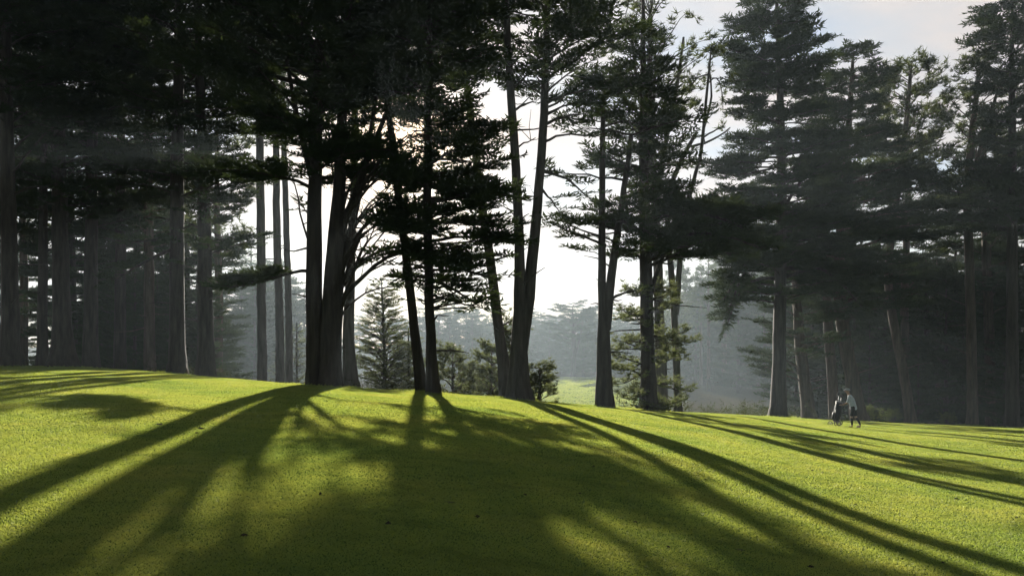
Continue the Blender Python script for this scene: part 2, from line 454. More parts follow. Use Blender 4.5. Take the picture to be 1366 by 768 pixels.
def hero(name, label, cat, px, d, stems, rows, kind='cypress', bark='bark', leaf=None, dens=1.0, t0=.3, layer=.42, per=3, rise=(.12, .4),
         dscale=.85, size=1.0, flare=.25, limbs=(), group=None, droop=0.0, clump=1.9, low=None):
    """one tree: stems are pixel polylines with widths, rows = crown outline [(py, x_left, x_right)], limbs = individually seen limbs"""
    bx = wx(px, d); base = np.array([bx, d, ground(bx, d)])
    t = empty(name, base, label, cat, group)
    buf = Buf(); sp = Sprays(); axes = []
    for k, s in enumerate(stems):
        P, W = stem_world(s, d, base, 0.0)
        if k == 0 or abs(s[0][1] - stems[0][0][1]) < 12:
            P[0, 2] = 0.0; Q, w = trunk_stem(buf, P, W, flare)
        else:
            Q, w = trunk_stem(buf, P, W, 0, sides=10, sink=0)
        axes.append((Q, w))
    def axis_at(z, xpref):
        best = None
        for Q, w in axes:
            zz = np.clip(z, Q[0, 2], Q[-1, 2])
            p = np.array([np.interp(zz, Q[:, 2], Q[:, k]) for k in range(3)]); r = np.interp(zz, Q[:, 2], w)
            c = abs(p[0] - xpref) + abs(zz - z) * 2 + R.random() * 1.2
            if best is None or c < best[0]: best = (c, p, r)
        return best[1], best[2]
    lowsp = Sprays()
    for rows_, sp_, kw in [(rows, sp, {})] + ([(low, lowsp, dict(dens=1.0, size=.9, rise=(-.5, .5), layer=.36))] if low else []):
        if not rows_: continue
        dens_, size_, rise_, layer_ = kw.get('dens', dens), kw.get('size', size), kw.get('rise', rise), kw.get('layer', layer)
        rows_ = sorted(rows_, key=lambda q: -q[0])
        zs = np.array([wz(q[0], d) - base[2] for q in rows_]); xl = np.array([wx(q[1], d) - base[0] for q in rows_]); xr = np.array([wx(q[2], d) - base[0] for q in rows_])
        z = zs[0]; az = rnd(0, 6); ph = [rnd(0, 6.28) for _ in range(4)]; fq = rnd(1.5, 2.3)
        while z < zs[-1]:
            for _ in range(per):
                az += 2.39996 + rnd(-.4, .4)
                zz = z + rnd(0, layer_)
                L_, R_ = np.interp(zz, zs, xl), np.interp(zz, zs, xr)
                mid = (L_ + R_) / 2
                p, r = axis_at(zz, mid)
                eL, eR = max(p[0] - L_, .15), max(R_ - p[0], .15)
                ca, sa = math.cos(az), math.sin(az)
                es = eR if ca > 0 else eL
                eavg = (R_ - L_) / 2 * dscale
                mm = .5 + .5 * math.sin(fq * zz * (1.6 if clump > 1 else 1) + ph[0] + 1.5 * math.sin(az + ph[1]) + 1.1 * math.sin(2 * az + ph[2]))
                if clump and mm < .05 * clump: continue
                ext = math.hypot(abs(ca) * es, abs(sa) * eavg) * (rnd(.62, 1.06) if not clump else (.76 + .42 * mm) * rnd(.8, 1.14))
                if ext < .3: continue
                rs = ext * rnd(*rise_)
                p, r = axis_at(zz - rs, mid)
                # aim at the wanted height even where the stem starts higher
                grow_limb(buf, sp_, p, az, ext, zz - p[2], min(r * .6, .016 + .014 * ext), kind, t0, dens_, size_, droop)
            z += layer_ * rnd(.7, 1.3)
    if cat == 'tree' and rows:
        zc = min(wz(max(q[0] for q in rows), d) - base[2], 12.0)
        for _ in range(R.randint(5, 11)):
            zz = rnd(1.6, max(3.0, zc + 3)); p, r = axis_at(zz, 0.0); a = rnd(0, 6.28); ln = rnd(.25, 1.3) if R.random() < .7 else rnd(1.2, 2.4)
            dv = np.array([math.cos(a), math.sin(a), rnd(-.25, .5)])
            buf.tube([p + dv * r * .6, p + dv * (r + ln * .5) + NR.normal(0, .04, 3), p + dv * (r + ln) + NR.normal(0, .08, 3)], [.045, .028, .012], 5)
    obj = buf.build('trunk', M[bark], t)
    for lm in limbs:
        b2 = Buf()
        pts = lm['p']
        P = np.array([[wx(q[0], d) - base[0], (q[2] if len(q) > 2 else 0.0), wz(q[1], d) - base[2]] for q in pts])
        W = np.linspace(lm['w'][0], lm['w'][1], len(P)) * d / FPX / 2
        L = float(np.linalg.norm(np.diff(P, axis=0), axis=1).sum())
        Q, w = resample(P, W, max(7, int(L / .5)))
        Q[1:] += NR.normal(0, .02, (len(Q) - 1, 3))
        b2.tube(Q, w, 7, .03)
        if lm.get('f'):
            limb_foliage(b2, sp, Q, L * lm.get('k', .7), lm.get('kind', kind), lm['f'], lm.get('dens', dens), lm.get('size', size))
        if lm.get('twigs'):
            for _ in range(lm['twigs']):
                q = R.randint(2, len(Q) - 1); dv = NR.normal(0, 1, 3); dv[2] = abs(dv[2]) * .6 + .1; dv /= np.linalg.norm(dv); ln = rnd(.4, 1.3)
                b2.tube([Q[q], Q[q] + dv * ln * .5 + NR.normal(0, .05, 3), Q[q] + dv * ln + np.array([0, 0, .15])], [w[q] * .45 + .006, w[q] * .3 + .006, .006], 4, caps=False)
        b2.build('limb', M[bark], t)
    build_crown(sp, kind, M[leaf or kind], t, 'crown', base)
    if low: build_crown(lowsp, 'pine', M['young'], t, 'low_foliage', base)
    return t

def copy_tree(o, loc, s, rz, label=None, group=None):
    c = o.copy(); COL.objects.link(c); c.location = loc; c.scale = s; c.rotation_euler = (0, 0, rz)
    for ch in o.children:
        k = ch.copy(); COL.objects.link(k); k.parent = c
    if label: c['label'] = label
    if group: c['group'] = group
    return c

# ------------------------------------------------------------------ the foreground trees, each with its own outline
exec_trees = True
# big many-stemmed cypress left of centre
hero('cypress_tree', 'huge dark cypress with thick split trunk and fan of bare limbs, low branch reaching left', 'tree', 431, 31,
     [[(422, 513, 24), (419, 430, 22), (419, 330, 21), (421, 200, 16), (426, 60, 12), (430, -120, 6)],
      [(438, 513, 30), (442, 430, 28), (447, 340, 25), (452, 260, 17), (455, 170, 13), (462, 40, 11), (470, -120, 5)],
      [(450, 390, 8), (466, 320, 8), (484, 240, 7), (498, 160, 6), (512, 60, 6), (520, -40, 4)],
      [(446, 330, 10), (474, 260, 9), (498, 190, 7), (530, 120, 5), (548, 50, 4)],
      [(419, 250, 9), (404, 190, 8), (388, 120, 6), (376, 30, 4)]],
     [(240, 395, 470), (215, 385, 478), (190, 355, 486), (160, 345, 492), (135, 320, 515), (120, 310, 545), (90, 285, 580), (40, 275, 600), (-20, 290, 600), (-90, 330, 560), (-170, 400, 500)],
     dens=1.1, t0=.28, layer=.34, per=5, flare=.3,
     limbs=[
      dict(p=[(417, 362, 0), (402, 352, -.4), (385, 372, -.8), (360, 382, -1.0), (318, 386, -1.2)], w=(5.4, 1.4), f=.25, k=1.5, dens=1.6, size=.9),
      dict(p=[(418, 330, 0), (404, 318, .2), (398, 290, .3), (392, 250, .5), (383, 225, .6)], w=(3.6, 1.4), twigs=3),
      dict(p=[(456, 398, 0), (478, 376, -.3), (505, 352, -.7), (535, 338, -1.0), (560, 338, -1.2)], w=(7.2, 2.1), f=.75, dens=.8),
      dict(p=[(456, 370, 0), (480, 345, .3), (510, 326, .8), (545, 318, 1.2)], w=(6.0, 2.1), f=.7, dens=.8, twigs=4),
      dict(p=[(458, 340, 0), (478, 312, -.3), (500, 290, -.5), (528, 276, -.8)], w=(5.4, 1.4), f=.7, dens=.7, twigs=4),
      dict(p=[(457, 318, 0), (482, 284, .3), (508, 262, .5), (536, 250, .7)], w=(4.8, 1.4), f=.65, dens=.8, twigs=4),
      dict(p=[(458, 300, 0), (484, 250, -.2), (514, 208, -.3), (545, 186, -.5)], w=(5.4, 1.4), f=.72, dens=.7, twigs=3),
      dict(p=[(456, 420, 0), (470, 392, .8), (486, 380, 1.5), (520, 376, 2.2)], w=(3.6, 1.4), f=.8, dens=.5, twigs=3),
      dict(p=[(419, 300, 0), (408, 282, .4), (398, 272, .8)], w=(3.0, 1.4), f=.5, dens=.6),
      dict(p=[(455, 385, 0), (472, 352, .4), (492, 334, .8), (530, 330, 1.4)], w=(4.2, 1.4), f=.6, dens=.8, twigs=5),
      dict(p=[(456, 352, 0), (474, 322, -.5), (500, 306, -.9), (540, 300, -1.4)], w=(4.2, 1.4), f=.6, dens=.8, twigs=5),
      dict(p=[(457, 330, 0), (470, 290, .6), (488, 262, 1.0), (512, 236, 1.4)], w=(4.2, 1.4), f=.6, dens=.8, twigs=5),
      dict(p=[(458, 290, 0), (470, 250, .2), (490, 215, .4), (505, 170, .6)], w=(4.2, 1.4), f=.6, dens=.8, twigs=5),
      dict(p=[(457, 300, 0), (490, 262, -.9), (525, 232, -1.4), (560, 222, -1.8)], w=(4.2, 1.4), f=.6, dens=.9, twigs=5),
      dict(p=[(452, 280, 0), (440, 240, .5), (436, 200, .8), (428, 150, 1)], w=(3.6, 1.4), f=.7, dens=.8, twigs=5),
      *[dict(p=[(454 + R.uniform(-2, 4), y0, 0), (466 + R.uniform(0, 8), y0 - R.uniform(38, 60), R.uniform(-.5, .5)), (485 + R.uniform(0, 14), y0 - R.uniform(70, 110), R.uniform(-1, 1)), (510 + R.uniform(0, 50), y0 - R.uniform(85, 170), R.uniform(-1.6, 1.6))], w=(4, 1.2), f=.75, dens=.6, twigs=6) for y0 in range(300, 425, 9)],
      dict(p=[(456, 410, 0), (474, 380, -.8), (500, 366, -1.4), (540, 352, -2.0)], w=(4.2, 1.4), f=.65, dens=.9, twigs=4),
      dict(p=[(418, 252, 0), (392, 240, -.6), (350, 236, -1.2), (300, 240, -1.6)], w=(5.4, 1.4), f=.15, k=1.3, dens=1.2),
      dict(p=[(420, 230, 0), (460, 212, -.8), (500, 208, -1.3), (528, 214, -1.5)], w=(4.8, 1.4), f=.1, k=1.2, dens=1.3),
      dict(p=[(420, 240, 0), (450, 226, .8), (490, 222, 1.3), (515, 226, 1.5)], w=(4.2, 1.4), f=.1, k=1.2, dens=1.3),
     ])
hero('cypress_tree', 'dense black conifer with layered shelves of foliage beside the cypress of bare limbs', 'tree', 576, 30,
     [[(578, 523, 17), (574, 440, 13), (571, 340, 12), (570, 240, 11), (572, 100, 9), (576, -60, 4)]],
     [(412, 600, 632), (395, 568, 650), (372, 560, 642), (345, 552, 640), (330, 530, 682), (300, 524, 676), (272, 518, 664), (240, 535, 658), (215, 552, 652), (170, 552, 655), (158, 530, 650), (130, 518, 640), (100, 508, 642), (50, 515, 645), (0, 520, 640), (-60, 545, 610), (-100, 570, 585)],
     dens=1.15, t0=.16, layer=.33, per=4, rise=(.0, .22), droop=-.03, dscale=.8, clump=2.6,
     limbs=[dict(p=[(571, 322, 0), (610, 316, -.4), (650, 320, -.8), (684, 328, -1.0)], w=(5, 1.5), f=.15, k=1.1, dens=1.2),
            dict(p=[(571, 300, 0), (610, 290, .5), (645, 288, 1.0), (668, 294, 1.4)], w=(5, 1.5), f=.15, k=1.1, dens=1.2),
            dict(p=[(571, 345, 0), (605, 340, .5), (645, 338, .8), (672, 345, 1.0)], w=(5, 1.5), f=.15, k=1.1, dens=1.2),
            dict(p=[(571, 272, 0), (612, 262, -.5), (648, 262, -.9), (676, 270, -1.2)], w=(5, 1.5), f=.15, k=1.1, dens=1.2),
            dict(p=[(572, 372, 0), (598, 380, .2), (622, 396, .4), (640, 408, .5)], w=(5, 1.5), f=.2, k=1.3, dens=1.2),
            *[dict(p=[(572, y_, 0), (572 + dx * .4, y_ - 4, dy * .4), (572 + dx * .75, y_ - 2, dy * .75), (572 + dx, y_ + 8, dy)], w=(4, 1.2), f=.12, k=1.15, dens=1.25) for y_, dx, dy in [(372, -48, -.6), (358, -40, .9), (340, -56, -1.0), (325, -52, .7), (306, -50, -.8), (384, 34, 1.2), (352, 30, -2.0), (334, 24, 2.2), (316, -20, -2.4), (366, -14, 2.2), (378, -22, -1.8)]],
            dict(p=[(573, 392, 0), (600, 400, -.4), (625, 410, -.8), (645, 414, -1)], w=(4, 1.2), f=.2, k=1.4, dens=1.1), dict(p=[(572, 360, 0), (608, 362, -1), (645, 372, -1.6), (668, 382, -2)], w=(4, 1.2), f=.2, k=1.3, dens=1.1), dict(p=[(572, 350, 0), (552, 352, .6), (535, 360, 1)], w=(3, 1), f=.2, k=1.3, dens=1.1),
            dict(p=[(570, 180, 0), (610, 172, .2), (640, 168, .4), (662, 172, .5)], w=(4, 1.5), f=.2, k=1.1, dens=1.1)])
hero('pine_tree', 'dark leaning trunk crossing behind the dense black conifer', 'tree', 562, 33,
     [[(563, 521, 16), (552, 430, 12), (540, 330, 11), (528, 240, 10), (516, 130, 8), (508, 20, 5)]],
     [(150, 480, 560), (100, 460, 575), (40, 450, 580), (-20, 460, 560), (-70, 490, 530)], dens=1.0, layer=.6)
hero('pine_tree', 'slender pale trunk leaning left out of the young pines', 'tree', 676, 35,
     [[(678, 531, 20), (668, 460, 14), (655, 350, 12), (641, 260, 11), (629, 160, 10), (616, 60, 8), (606, -50, 4)]],
     [(112, 585, 655), (70, 560, 665), (30, 545, 665), (-20, 545, 650), (-70, 580, 630)], bark='bark_grey', dens=.9, layer=.5,
     limbs=[dict(p=[(644, 285, 0), (668, 262, .3), (684, 262, .6)], w=(3, 1), f=.4, dens=.8)])
hero('pine_tree', 'tall forked trunk rising bare in the middle of the bright gap', 'tree', 694, 33,
     [[(693, 533, 30), (692, 470, 23), (693, 400, 17), (694, 330, 13), (688, 230, 12), (682, 130, 11), (676, 40, 9), (674, -60, 5)],
      [(695, 470, 18), (702, 430, 17), (710, 350, 15), (720, 240, 12), (726, 150, 11), (729, 50, 9), (734, -70, 5)]],
     [(128, 690, 800), (100, 650, 815), (60, 640, 812), (20, 640, 800), (-30, 650, 790), (-90, 680, 750)], bark='bark_grey', kind='cypress', dens=1.05, layer=.42, per=4, flare=.35,
     limbs=[dict(p=[(722, 228, 0), (745, 230, .2), (768, 240, .4), (785, 262, .5)], w=(5, 1.5), f=.45, dens=.8),
            dict(p=[(721, 250, 0), (735, 262, .3), (750, 285, .5)], w=(4, 1), f=.2, dens=1.1),
            dict(p=[(724, 168, 0), (752, 152, .3), (785, 146, .6)], w=(5, 1.5), f=.3, dens=1.0),
            dict(p=[(725, 140, 0), (752, 128, -.3), (792, 124, -.6)], w=(5, 1.5), f=.3, dens=1.1),
            dict(p=[(723, 190, 0), (748, 180, -.3), (780, 186, -.6)], w=(4, 1.5), f=.4, dens=.8),
            dict(p=[(685, 148, 0), (700, 136, .2), (716, 134, .2)], w=(4, 1.5), twigs=3),
            dict(p=[(684, 120, 0), (702, 100, -.2), (718, 92, -.3)], w=(4, 1.5), twigs=3),
            dict(p=[(687, 200, 0), (702, 190, -.2), (714, 188, -.3)], w=(3, 1), twigs=3),
            dict(p=[(690, 268, 0), (705, 262, -.2), (716, 264, -.3)], w=(3, 1), twigs=2),
            dict(p=[(684, 106, 0), (668, 92, .2), (648, 90, .4)], w=(4, 1), f=.5, dens=.7)])
hero('cypress_tree', 'forked conifer with thin layered shelves of needles right of the bright gap', 'tree', 807, 35,
     [[(806, 543, 23), (806, 470, 19), (803, 380, 11), (803, 280, 9), (803, 210, 8), (806, 120, 5)],
      [(808, 440, 14), (815, 380, 12), (822, 320, 10), (832, 260, 8), (842, 180, 6)]],
     [(338, 800, 850), (318, 752, 880), (300, 735, 900), (285, 770, 880), (262, 745, 900), (240, 740, 915), (215, 750, 920), (190, 745, 915), (160, 765, 900), (130, 775, 880), (100, 790, 850)],
     dens=.85, t0=.4, layer=.55, per=3, rise=(.05, .25), dscale=.8, clump=2.4,
     limbs=[dict(p=[(808, 330, 0), (785, 318, -.3), (760, 312, -.5), (737, 302, -.6)], w=(4, 1), f=.4, dens=1.0, size=.8),
            dict(p=[(812, 400, 0), (828, 390, .2), (846, 388, .3)], w=(5, 2), f=.7, dens=.5)])
hero('cypress_tree', 'straight dark trunk with broad black shelf of foliage and feathery low branches', 'tree', 865, 36,
     [[(865, 548, 22), (864, 470, 18), (862, 380, 17), (860, 300, 15), (858, 200, 12), (858, 90, 8), (858, 0, 4)]],
     [(345, 840, 960), (330, 800, 1000), (310, 795, 1005), (290, 800, 1000), (272, 820, 980), (255, 830, 895), (230, 812, 912), (200, 800, 920), (165, 800, 905), (130, 818, 895), (90, 830, 885), (40, 842, 876)],
     dens=1.05, t0=.22, layer=.42, per=4, rise=(.02, .22), dscale=.75, clump=2.6,
     low=[(548, 848, 905), (520, 822, 918), (480, 815, 916), (440, 815, 912), (405, 822, 905), (375, 830, 900)],
     limbs=[dict(p=[(866, 330, 0), (905, 300, -.8), (950, 292, -1.4), (1000, 300, -1.8)], w=(9, 2), f=.1, k=1.3, dens=1.2),
            dict(p=[(866, 345, 0), (900, 325, .6), (945, 318, 1.0), (985, 335, 1.2)], w=(8, 2), f=.15, k=1.3, dens=1.2),
            dict(p=[(868, 395, 0), (880, 350, .2), (893, 330, .3)], w=(7, 4), twigs=2),
            dict(p=[(864, 300, 0), (880, 290, -1.0), (930, 296, -2.4), (970, 320, -3.0)], w=(7, 2), f=.15, k=1.3, dens=1.2), dict(p=[(866, 340, 0), (900, 318, -1.6), (940, 322, -2.6), (985, 345, -3.4)], w=(6, 2), f=.15, k=1.3, dens=1.1), dict(p=[(866, 320, 0), (840, 300, -.8), (815, 296, -1.4), (790, 306, -1.8)], w=(5, 2), f=.15, k=1.2, dens=1.0)])
hero('pine_tree', 'airy round-crowned pine with upswept branches showing against the pale sky', 'tree', 884, 46,
     [[(884, 552, 16), (880, 430, 13), (876, 300, 12), (868, 180, 10), (866, 120, 8), (868, 20, 5)],
      [(876, 260, 8), (890, 180, 6), (905, 110, 5), (912, 50, 3)],
      [(870, 200, 7), (850, 120, 5), (842, 40, 4)]],
     [(175, 860, 905), (150, 800, 925), (115, 790, 935), (80, 790, 940), (50, 800, 928), (15, 795, 900), (-25, 805, 885), (-50, 830, 865)],
     kind='pine', bark='bark_grey', dens=.9, t0=.58, layer=.68, per=4, rise=(.5, .95), size=1.15, dscale=.9)
hero('pine_tree', 'thin crooked half-bare pine with curving twin stems and few tufts', 'tree', 905, 43,
     [[(905, 553, 10), (900, 430, 9), (893, 330, 8), (886, 262, 7), (905, 222, 6), (924, 182, 5), (930, 176, 4)],
      [(902, 420, 8), (908, 330, 7), (917, 262, 6), (932, 225, 5), (939, 180, 4.5), (940, 140, 4), (946, 100, 3), (949, 60, 2)]],
     [], kind='pine', bark='bark_grey', leaf='pine',
     limbs=[dict(p=[(922, 196, 0), (945, 190, .2), (966, 176, .4), (978, 166, .5)], w=(4, 1.5), twigs=2),
            dict(p=[(936, 184, 0), (952, 176, -.2), (964, 170, -.3)], w=(3, 1.2), f=.7, dens=.4),
            dict(p=[(939, 170, 0), (950, 140, .2), (953, 110, .3), (948, 82, .4)], w=(4, 1.5), f=.55, dens=.7, k=1.2, size=.8),
            dict(p=[(946, 110, 0), (958, 92, .2), (966, 108, .4), (968, 140, .5)], w=(2.5, 1), f=.3, dens=.8, k=1.2, size=.7),
            dict(p=[(946, 100, 0), (934, 100, .2), (922, 112, .3)], w=(2.5, 1), f=.3, dens=1.3, k=1.2, size=.8),
            dict(p=[(948, 80, 0), (956, 68, .2), (964, 66, .3)], w=(2.5, 1), f=.2, dens=1.3, k=1.4, size=.8),
            dict(p=[(917, 262, 0), (921, 246, .1), (922, 232, .1)], w=(3, 1))])
hero('cypress_tree', 'tall spire-topped cedar with drooping skirts standing left of the golfer', 'tree', 1040, 53,
     [[(1038, 557, 21), (1039, 480, 17), (1041, 380, 15), (1043, 260, 13), (1041, 130, 9), (1036, -10, 4), (1033, -50, 2)],
      [(1041, 290, 6), (1054, 262, 5), (1072, 235, 4), (1090, 220, 3)]],
     [(395, 955, 1130), (370, 950, 1140), (340, 950, 1150), (318, 940, 1165), (290, 945, 1165), (262, 955, 1150), (240, 960, 1120), (215, 955, 1130), (192, 965, 1115), (168, 975, 1100), (140, 985, 1090), (112, 978, 1085), (92, 972, 1090), (66, 972, 1112), (50, 990, 1080), (25, 985, 1062), (0, 978, 1062), (-25, 1010, 1050), (-55, 1028, 1042)],
     dens=1.15, t0=.2, layer=.45, per=4, clump=2.4, rise=(-.05, .2), droop=-.06, size=1.15, dscale=.8,
     limbs=[dict(p=[(1038, 350, 0), (1005, 345, -1.5), (975, 372, -2.5), (955, 420, -3.0)], w=(7, 2), f=.25, dens=1.3, k=1.0),
            dict(p=[(1038, 330, 0), (1000, 335, -2.5), (965, 370, -3.5), (945, 405, -4)], w=(7, 2), f=.25, dens=1.3, k=1.0),
            dict(p=[(1040, 372, 0), (1005, 368, .5), (985, 400, .8), (975, 432, 1)], w=(6, 2), f=.25, dens=1.2, k=1.0),
            dict(p=[(1041, 360, 0), (1080, 355, -1.5), (1110, 385, -2), (1130, 412, -2.2)], w=(6, 2), f=.25, dens=1.3, k=1.0)])
hero('cypress_tree', 'broad dark cypress with stepped top behind the golfer, trunk leaning left', 'tree', 1146, 60,
     [[(1146, 559, 21), (1136, 500, 18), (1124, 440, 17), (1118, 380, 15), (1122, 300, 13), (1130, 200, 10), (1136, 110, 6), (1138, 72, 3)]],
     [(430, 1100, 1210), (400, 1090, 1230), (360, 1085, 1260), (330, 1090, 1270), (295, 1095, 1285), (270, 1095, 1265), (240, 1095, 1250), (215, 1100, 1225), (180, 1085, 1190), (150, 1085, 1170), (115, 1090, 1178), (92, 1098, 1170), (76, 1108, 1160), (66, 1125, 1150)],
     dens=1.1, t0=.22, layer=.48, per=4, clump=2.6, rise=(-.02, .2), droop=-.03, size=1.25, bark='bark_brown', dscale=.75)
hero('pine_tree', 'lumpy-crowned pine with lit needles and thin leaning trunk behind the bushes', 'tree', 1214, 63,
     [[(1216, 565, 13), (1206, 500, 12), (1192, 430, 11), (1184, 380, 10), (1190, 300, 9), (1204, 220, 8), (1212, 130, 6), (1216, 85, 3)]],
     [(235, 1165, 1255), (205, 1150, 1262), (170, 1160, 1262), (140, 1172, 1258), (112, 1175, 1252), (95, 1178, 1240), (75, 1185, 1222)],
     kind='pine', bark='bark_brown', dens=1.1, t0=.4, layer=.6, per=4, rise=(.3, .6), size=1.5)
hero('pine_tree', 'tall open pine with a pale sunlit edge down its straight trunk', 'tree', 1297, 60,
     [[(1297, 567, 13), (1296, 460, 12), (1293, 350, 11), (1290, 240, 10), (1298, 170, 8), (1306, 90, 5)],
      [(1290, 250, 8), (1308, 200, 6), (1322, 150, 5), (1334, 110, 3)]],
     [(270, 1250, 1350), (240, 1245, 1358), (200, 1255, 1345), (165, 1250, 1345), (130, 1262, 1350), (105, 1275, 1345), (78, 1290, 1325)],
     kind='pine', bark='bark_brown', dens=1.0, t0=.45, layer=.65, per=4, rise=(.35, .7), size=1.4)
hero('cypress_tree', 'feathery-topped cypress at the edge of the wood, far side of the golfer', 'tree', 1352, 56,
     [[(1350, 570, 17), (1350, 430, 14), (1350, 300, 12), (1350, 160, 9), (1350, 10, 4), (1350, -30, 2)]],
     [(300, 1255, 1450), (275, 1250, 1460), (240, 1300, 1440), (205, 1320, 1430), (170, 1322, 1420), (130, 1312, 1415), (100, 1318, 1410), (72, 1308, 1400), (50, 1305, 1395), (25, 1308, 1390), (-5, 1328, 1378), (-35, 1342, 1360)],
     dens=1.05, t0=.22, layer=.5, per=4, clump=2.4, rise=(.05, .3), size=1.2)

# left wood, front row
hero('pine_tree', 'straight dark trunk at the very edge of the left wood', 'tree', 14, 38,
     [[(14, 487, 26), (13, 400, 21), (11, 280, 18), (9, 150, 15), (8, 20, 12), (8, -140, 6)]],
     [(160, -40, 60), (130, -90, 110), (95, -110, 130), (50, -100, 120), (0, -90, 110), (-60, -60, 80), (-140, -20, 40)], dens=1.1, layer=.5, per=3, kind='cypress',
     limbs=[dict(p=[(14, 232, 0), (40, 210, -.3), (62, 188, -.6), (84, 176, -.8)], w=(4, 1), f=.4, dens=.8), dict(p=[(14, 200, 0), (34, 178, .3), (50, 160, .5)], w=(4, 1), f=.4, dens=.8),
            dict(p=[(15, 260, 0), (40, 242, .5), (70, 250, .8)], w=(4, 1), f=.4, dens=1.0)])
hero('cypress_tree', 'thick flared trunk in the left wood under a heavy dark crown', 'tree', 82, 42,
     [[(84, 490, 30), (82, 420, 22), (80, 330, 20), (78, 200, 17), (76, 60, 13), (74, -140, 6)]],
     [(300, 40, 150), (270, 30, 165), (240, 20, 150), (200, 20, 170), (150, 30, 165), (110, 0, 190), (60, 5, 190), (0, 0, 180), (-60, 20, 150), (-140, 55, 95)], dens=1.05, layer=.5, per=3, rise=(0, .2), flare=.4, size=1.1)
hero('pine_tree', 'slimmer dark trunk just left of the thick flared one', 'tree', 56, 47,
     [[(57, 489, 14), (57, 400, 12), (58, 250, 10), (60, 60, 8), (60, -80, 4)]],
     [(200, 20, 110), (140, -10, 130), (80, -10, 140), (0, 0, 120), (-80, 40, 80)], dens=1.0, layer=.6, per=3, size=1.1, bark='bark')
hero('pine_tree', 'even dark trunk standing right of the thick flared one in the left wood', 'tree', 120, 45,
     [[(121, 491, 20), (121, 400, 17), (122, 280, 15), (124, 120, 12), (125, -100, 5)]],
     [(285, 90, 190), (255, 80, 210), (225, 85, 200), (180, 75, 190), (120, 60, 200), (60, 60, 200), (0, 70, 190), (-90, 100, 150)], dens=1.0, layer=.5, per=3, rise=(0, .2), size=1.1)
hero('cypress_tree', 'dark cypress with wide black shelf halfway up, in the shade of the left wood', 'tree', 236, 41,
     [[(237, 499, 22), (236, 430, 19), (236, 330, 18), (236, 220, 16), (238, 120, 13), (240, -80, 6)]],
     [(250, 150, 330), (235, 140, 360), (215, 140, 350), (190, 170, 300), (170, 190, 290), (140, 130, 330), (100, 120, 340), (50, 120, 345), (0, 130, 340), (-60, 170, 310), (-120, 215, 260)], dens=1.08, layer=.44, per=3, rise=(0, .16), flare=.3,
     limbs=[dict(p=[(236, 330, 0), (215, 345, -.8), (190, 362, -1.2), (170, 378, -1.6)], w=(6, 1.5), f=.3, dens=1.1, k=1.1), dict(p=[(236, 308, 0), (205, 318, .5), (165, 320, .9)], w=(6, 1.5), f=.25, dens=1.2)])
hero('cypress_tree', 'dark trunk with sunlit low sprays hanging beside the open misty glade', 'tree', 275, 42,
     [[(275, 502, 23), (274, 430, 20), (273, 330, 18), (271, 220, 15), (266, 100, 11), (262, -70, 5)]],
     [(380, 245, 325), (360, 230, 335), (335, 220, 345), (315, 235, 342), (290, 240, 320), (250, 190, 350), (225, 200, 345), (205, 215, 320), (130, 190, 350), (60, 190, 350), (0, 200, 340), (-70, 240, 290)], dens=1.0, t0=.35, layer=.55, per=3, rise=(.02, .25), flare=.3)
hero('pine_tree', 'grey vertical trunk alone in the misty glade', 'tree', 350, 52,
     [[(350, 508, 14), (349, 430, 12), (348, 300, 11), (346, 180, 10), (344, 40, 7), (343, -60, 4)]],
     [(190, 310, 385), (150, 300, 390), (100, 290, 400), (40, 295, 395), (-40, 320, 370)], dens=.9, layer=.65, per=3, bark='bark_grey', flare=.3, size=1.15)
hero('pine_tree', 'pale twin trunk close behind the split cypress, its left stem thicker', 'tree', 376, 55,
     [[(375, 509, 13), (373, 420, 11), (369, 300, 10), (368, 180, 8), (368, 40, 5)], [(387, 509, 11), (385, 420, 9), (382, 300, 8), (378, 180, 7), (376, 40, 5)]],
     [(190, 335, 410), (140, 325, 415), (80, 325, 415), (20, 335, 405), (-30, 355, 390)], dens=.8, layer=.75, per=3, bark='bark_grey', flare=.3, size=1.2)
hero('pine_tree', 'grey trunk just right of the split cypress, seen through its limbs', 'tree', 466, 37,
     [[(467, 517, 20), (464, 460, 16), (466, 380, 13), (470, 300, 10), (473, 200, 9), (476, 80, 7), (478, -40, 4)]],
     [(120, 420, 540), (70, 400, 550), (10, 410, 550), (-40, 440, 510)], dens=1.0, layer=.6, per=3, bark='bark_grey', flare=.3)
hero('pine_tree', 'brownish hazy trunk in the deep shade between two dark cypresses', 'tree', 200, 50,
     [[(200, 498, 15), (199, 400, 13), (198, 250, 11), (196, 80, 8), (196, -40, 4)]],
     [(330, 165, 235), (290, 150, 240), (250, 150, 250), (180, 130, 260), (100, 130, 260), (20, 140, 250), (-50, 180, 220)], dens=1.0, layer=.6, per=3, bark='bark_brown', size=1.2)
hero('pine_tree', 'hazy trunk in the shade left of the brownish one', 'tree', 160, 51,
     [[(160, 494, 16), (160, 400, 14), (161, 250, 12), (162, 80, 8), (162, -60, 4)]],
     [(320, 120, 200), (260, 110, 215), (180, 100, 220), (100, 100, 220), (0, 110, 210), (-70, 150, 175)], dens=1.0, layer=.6, per=3, bark='bark', size=1.2)

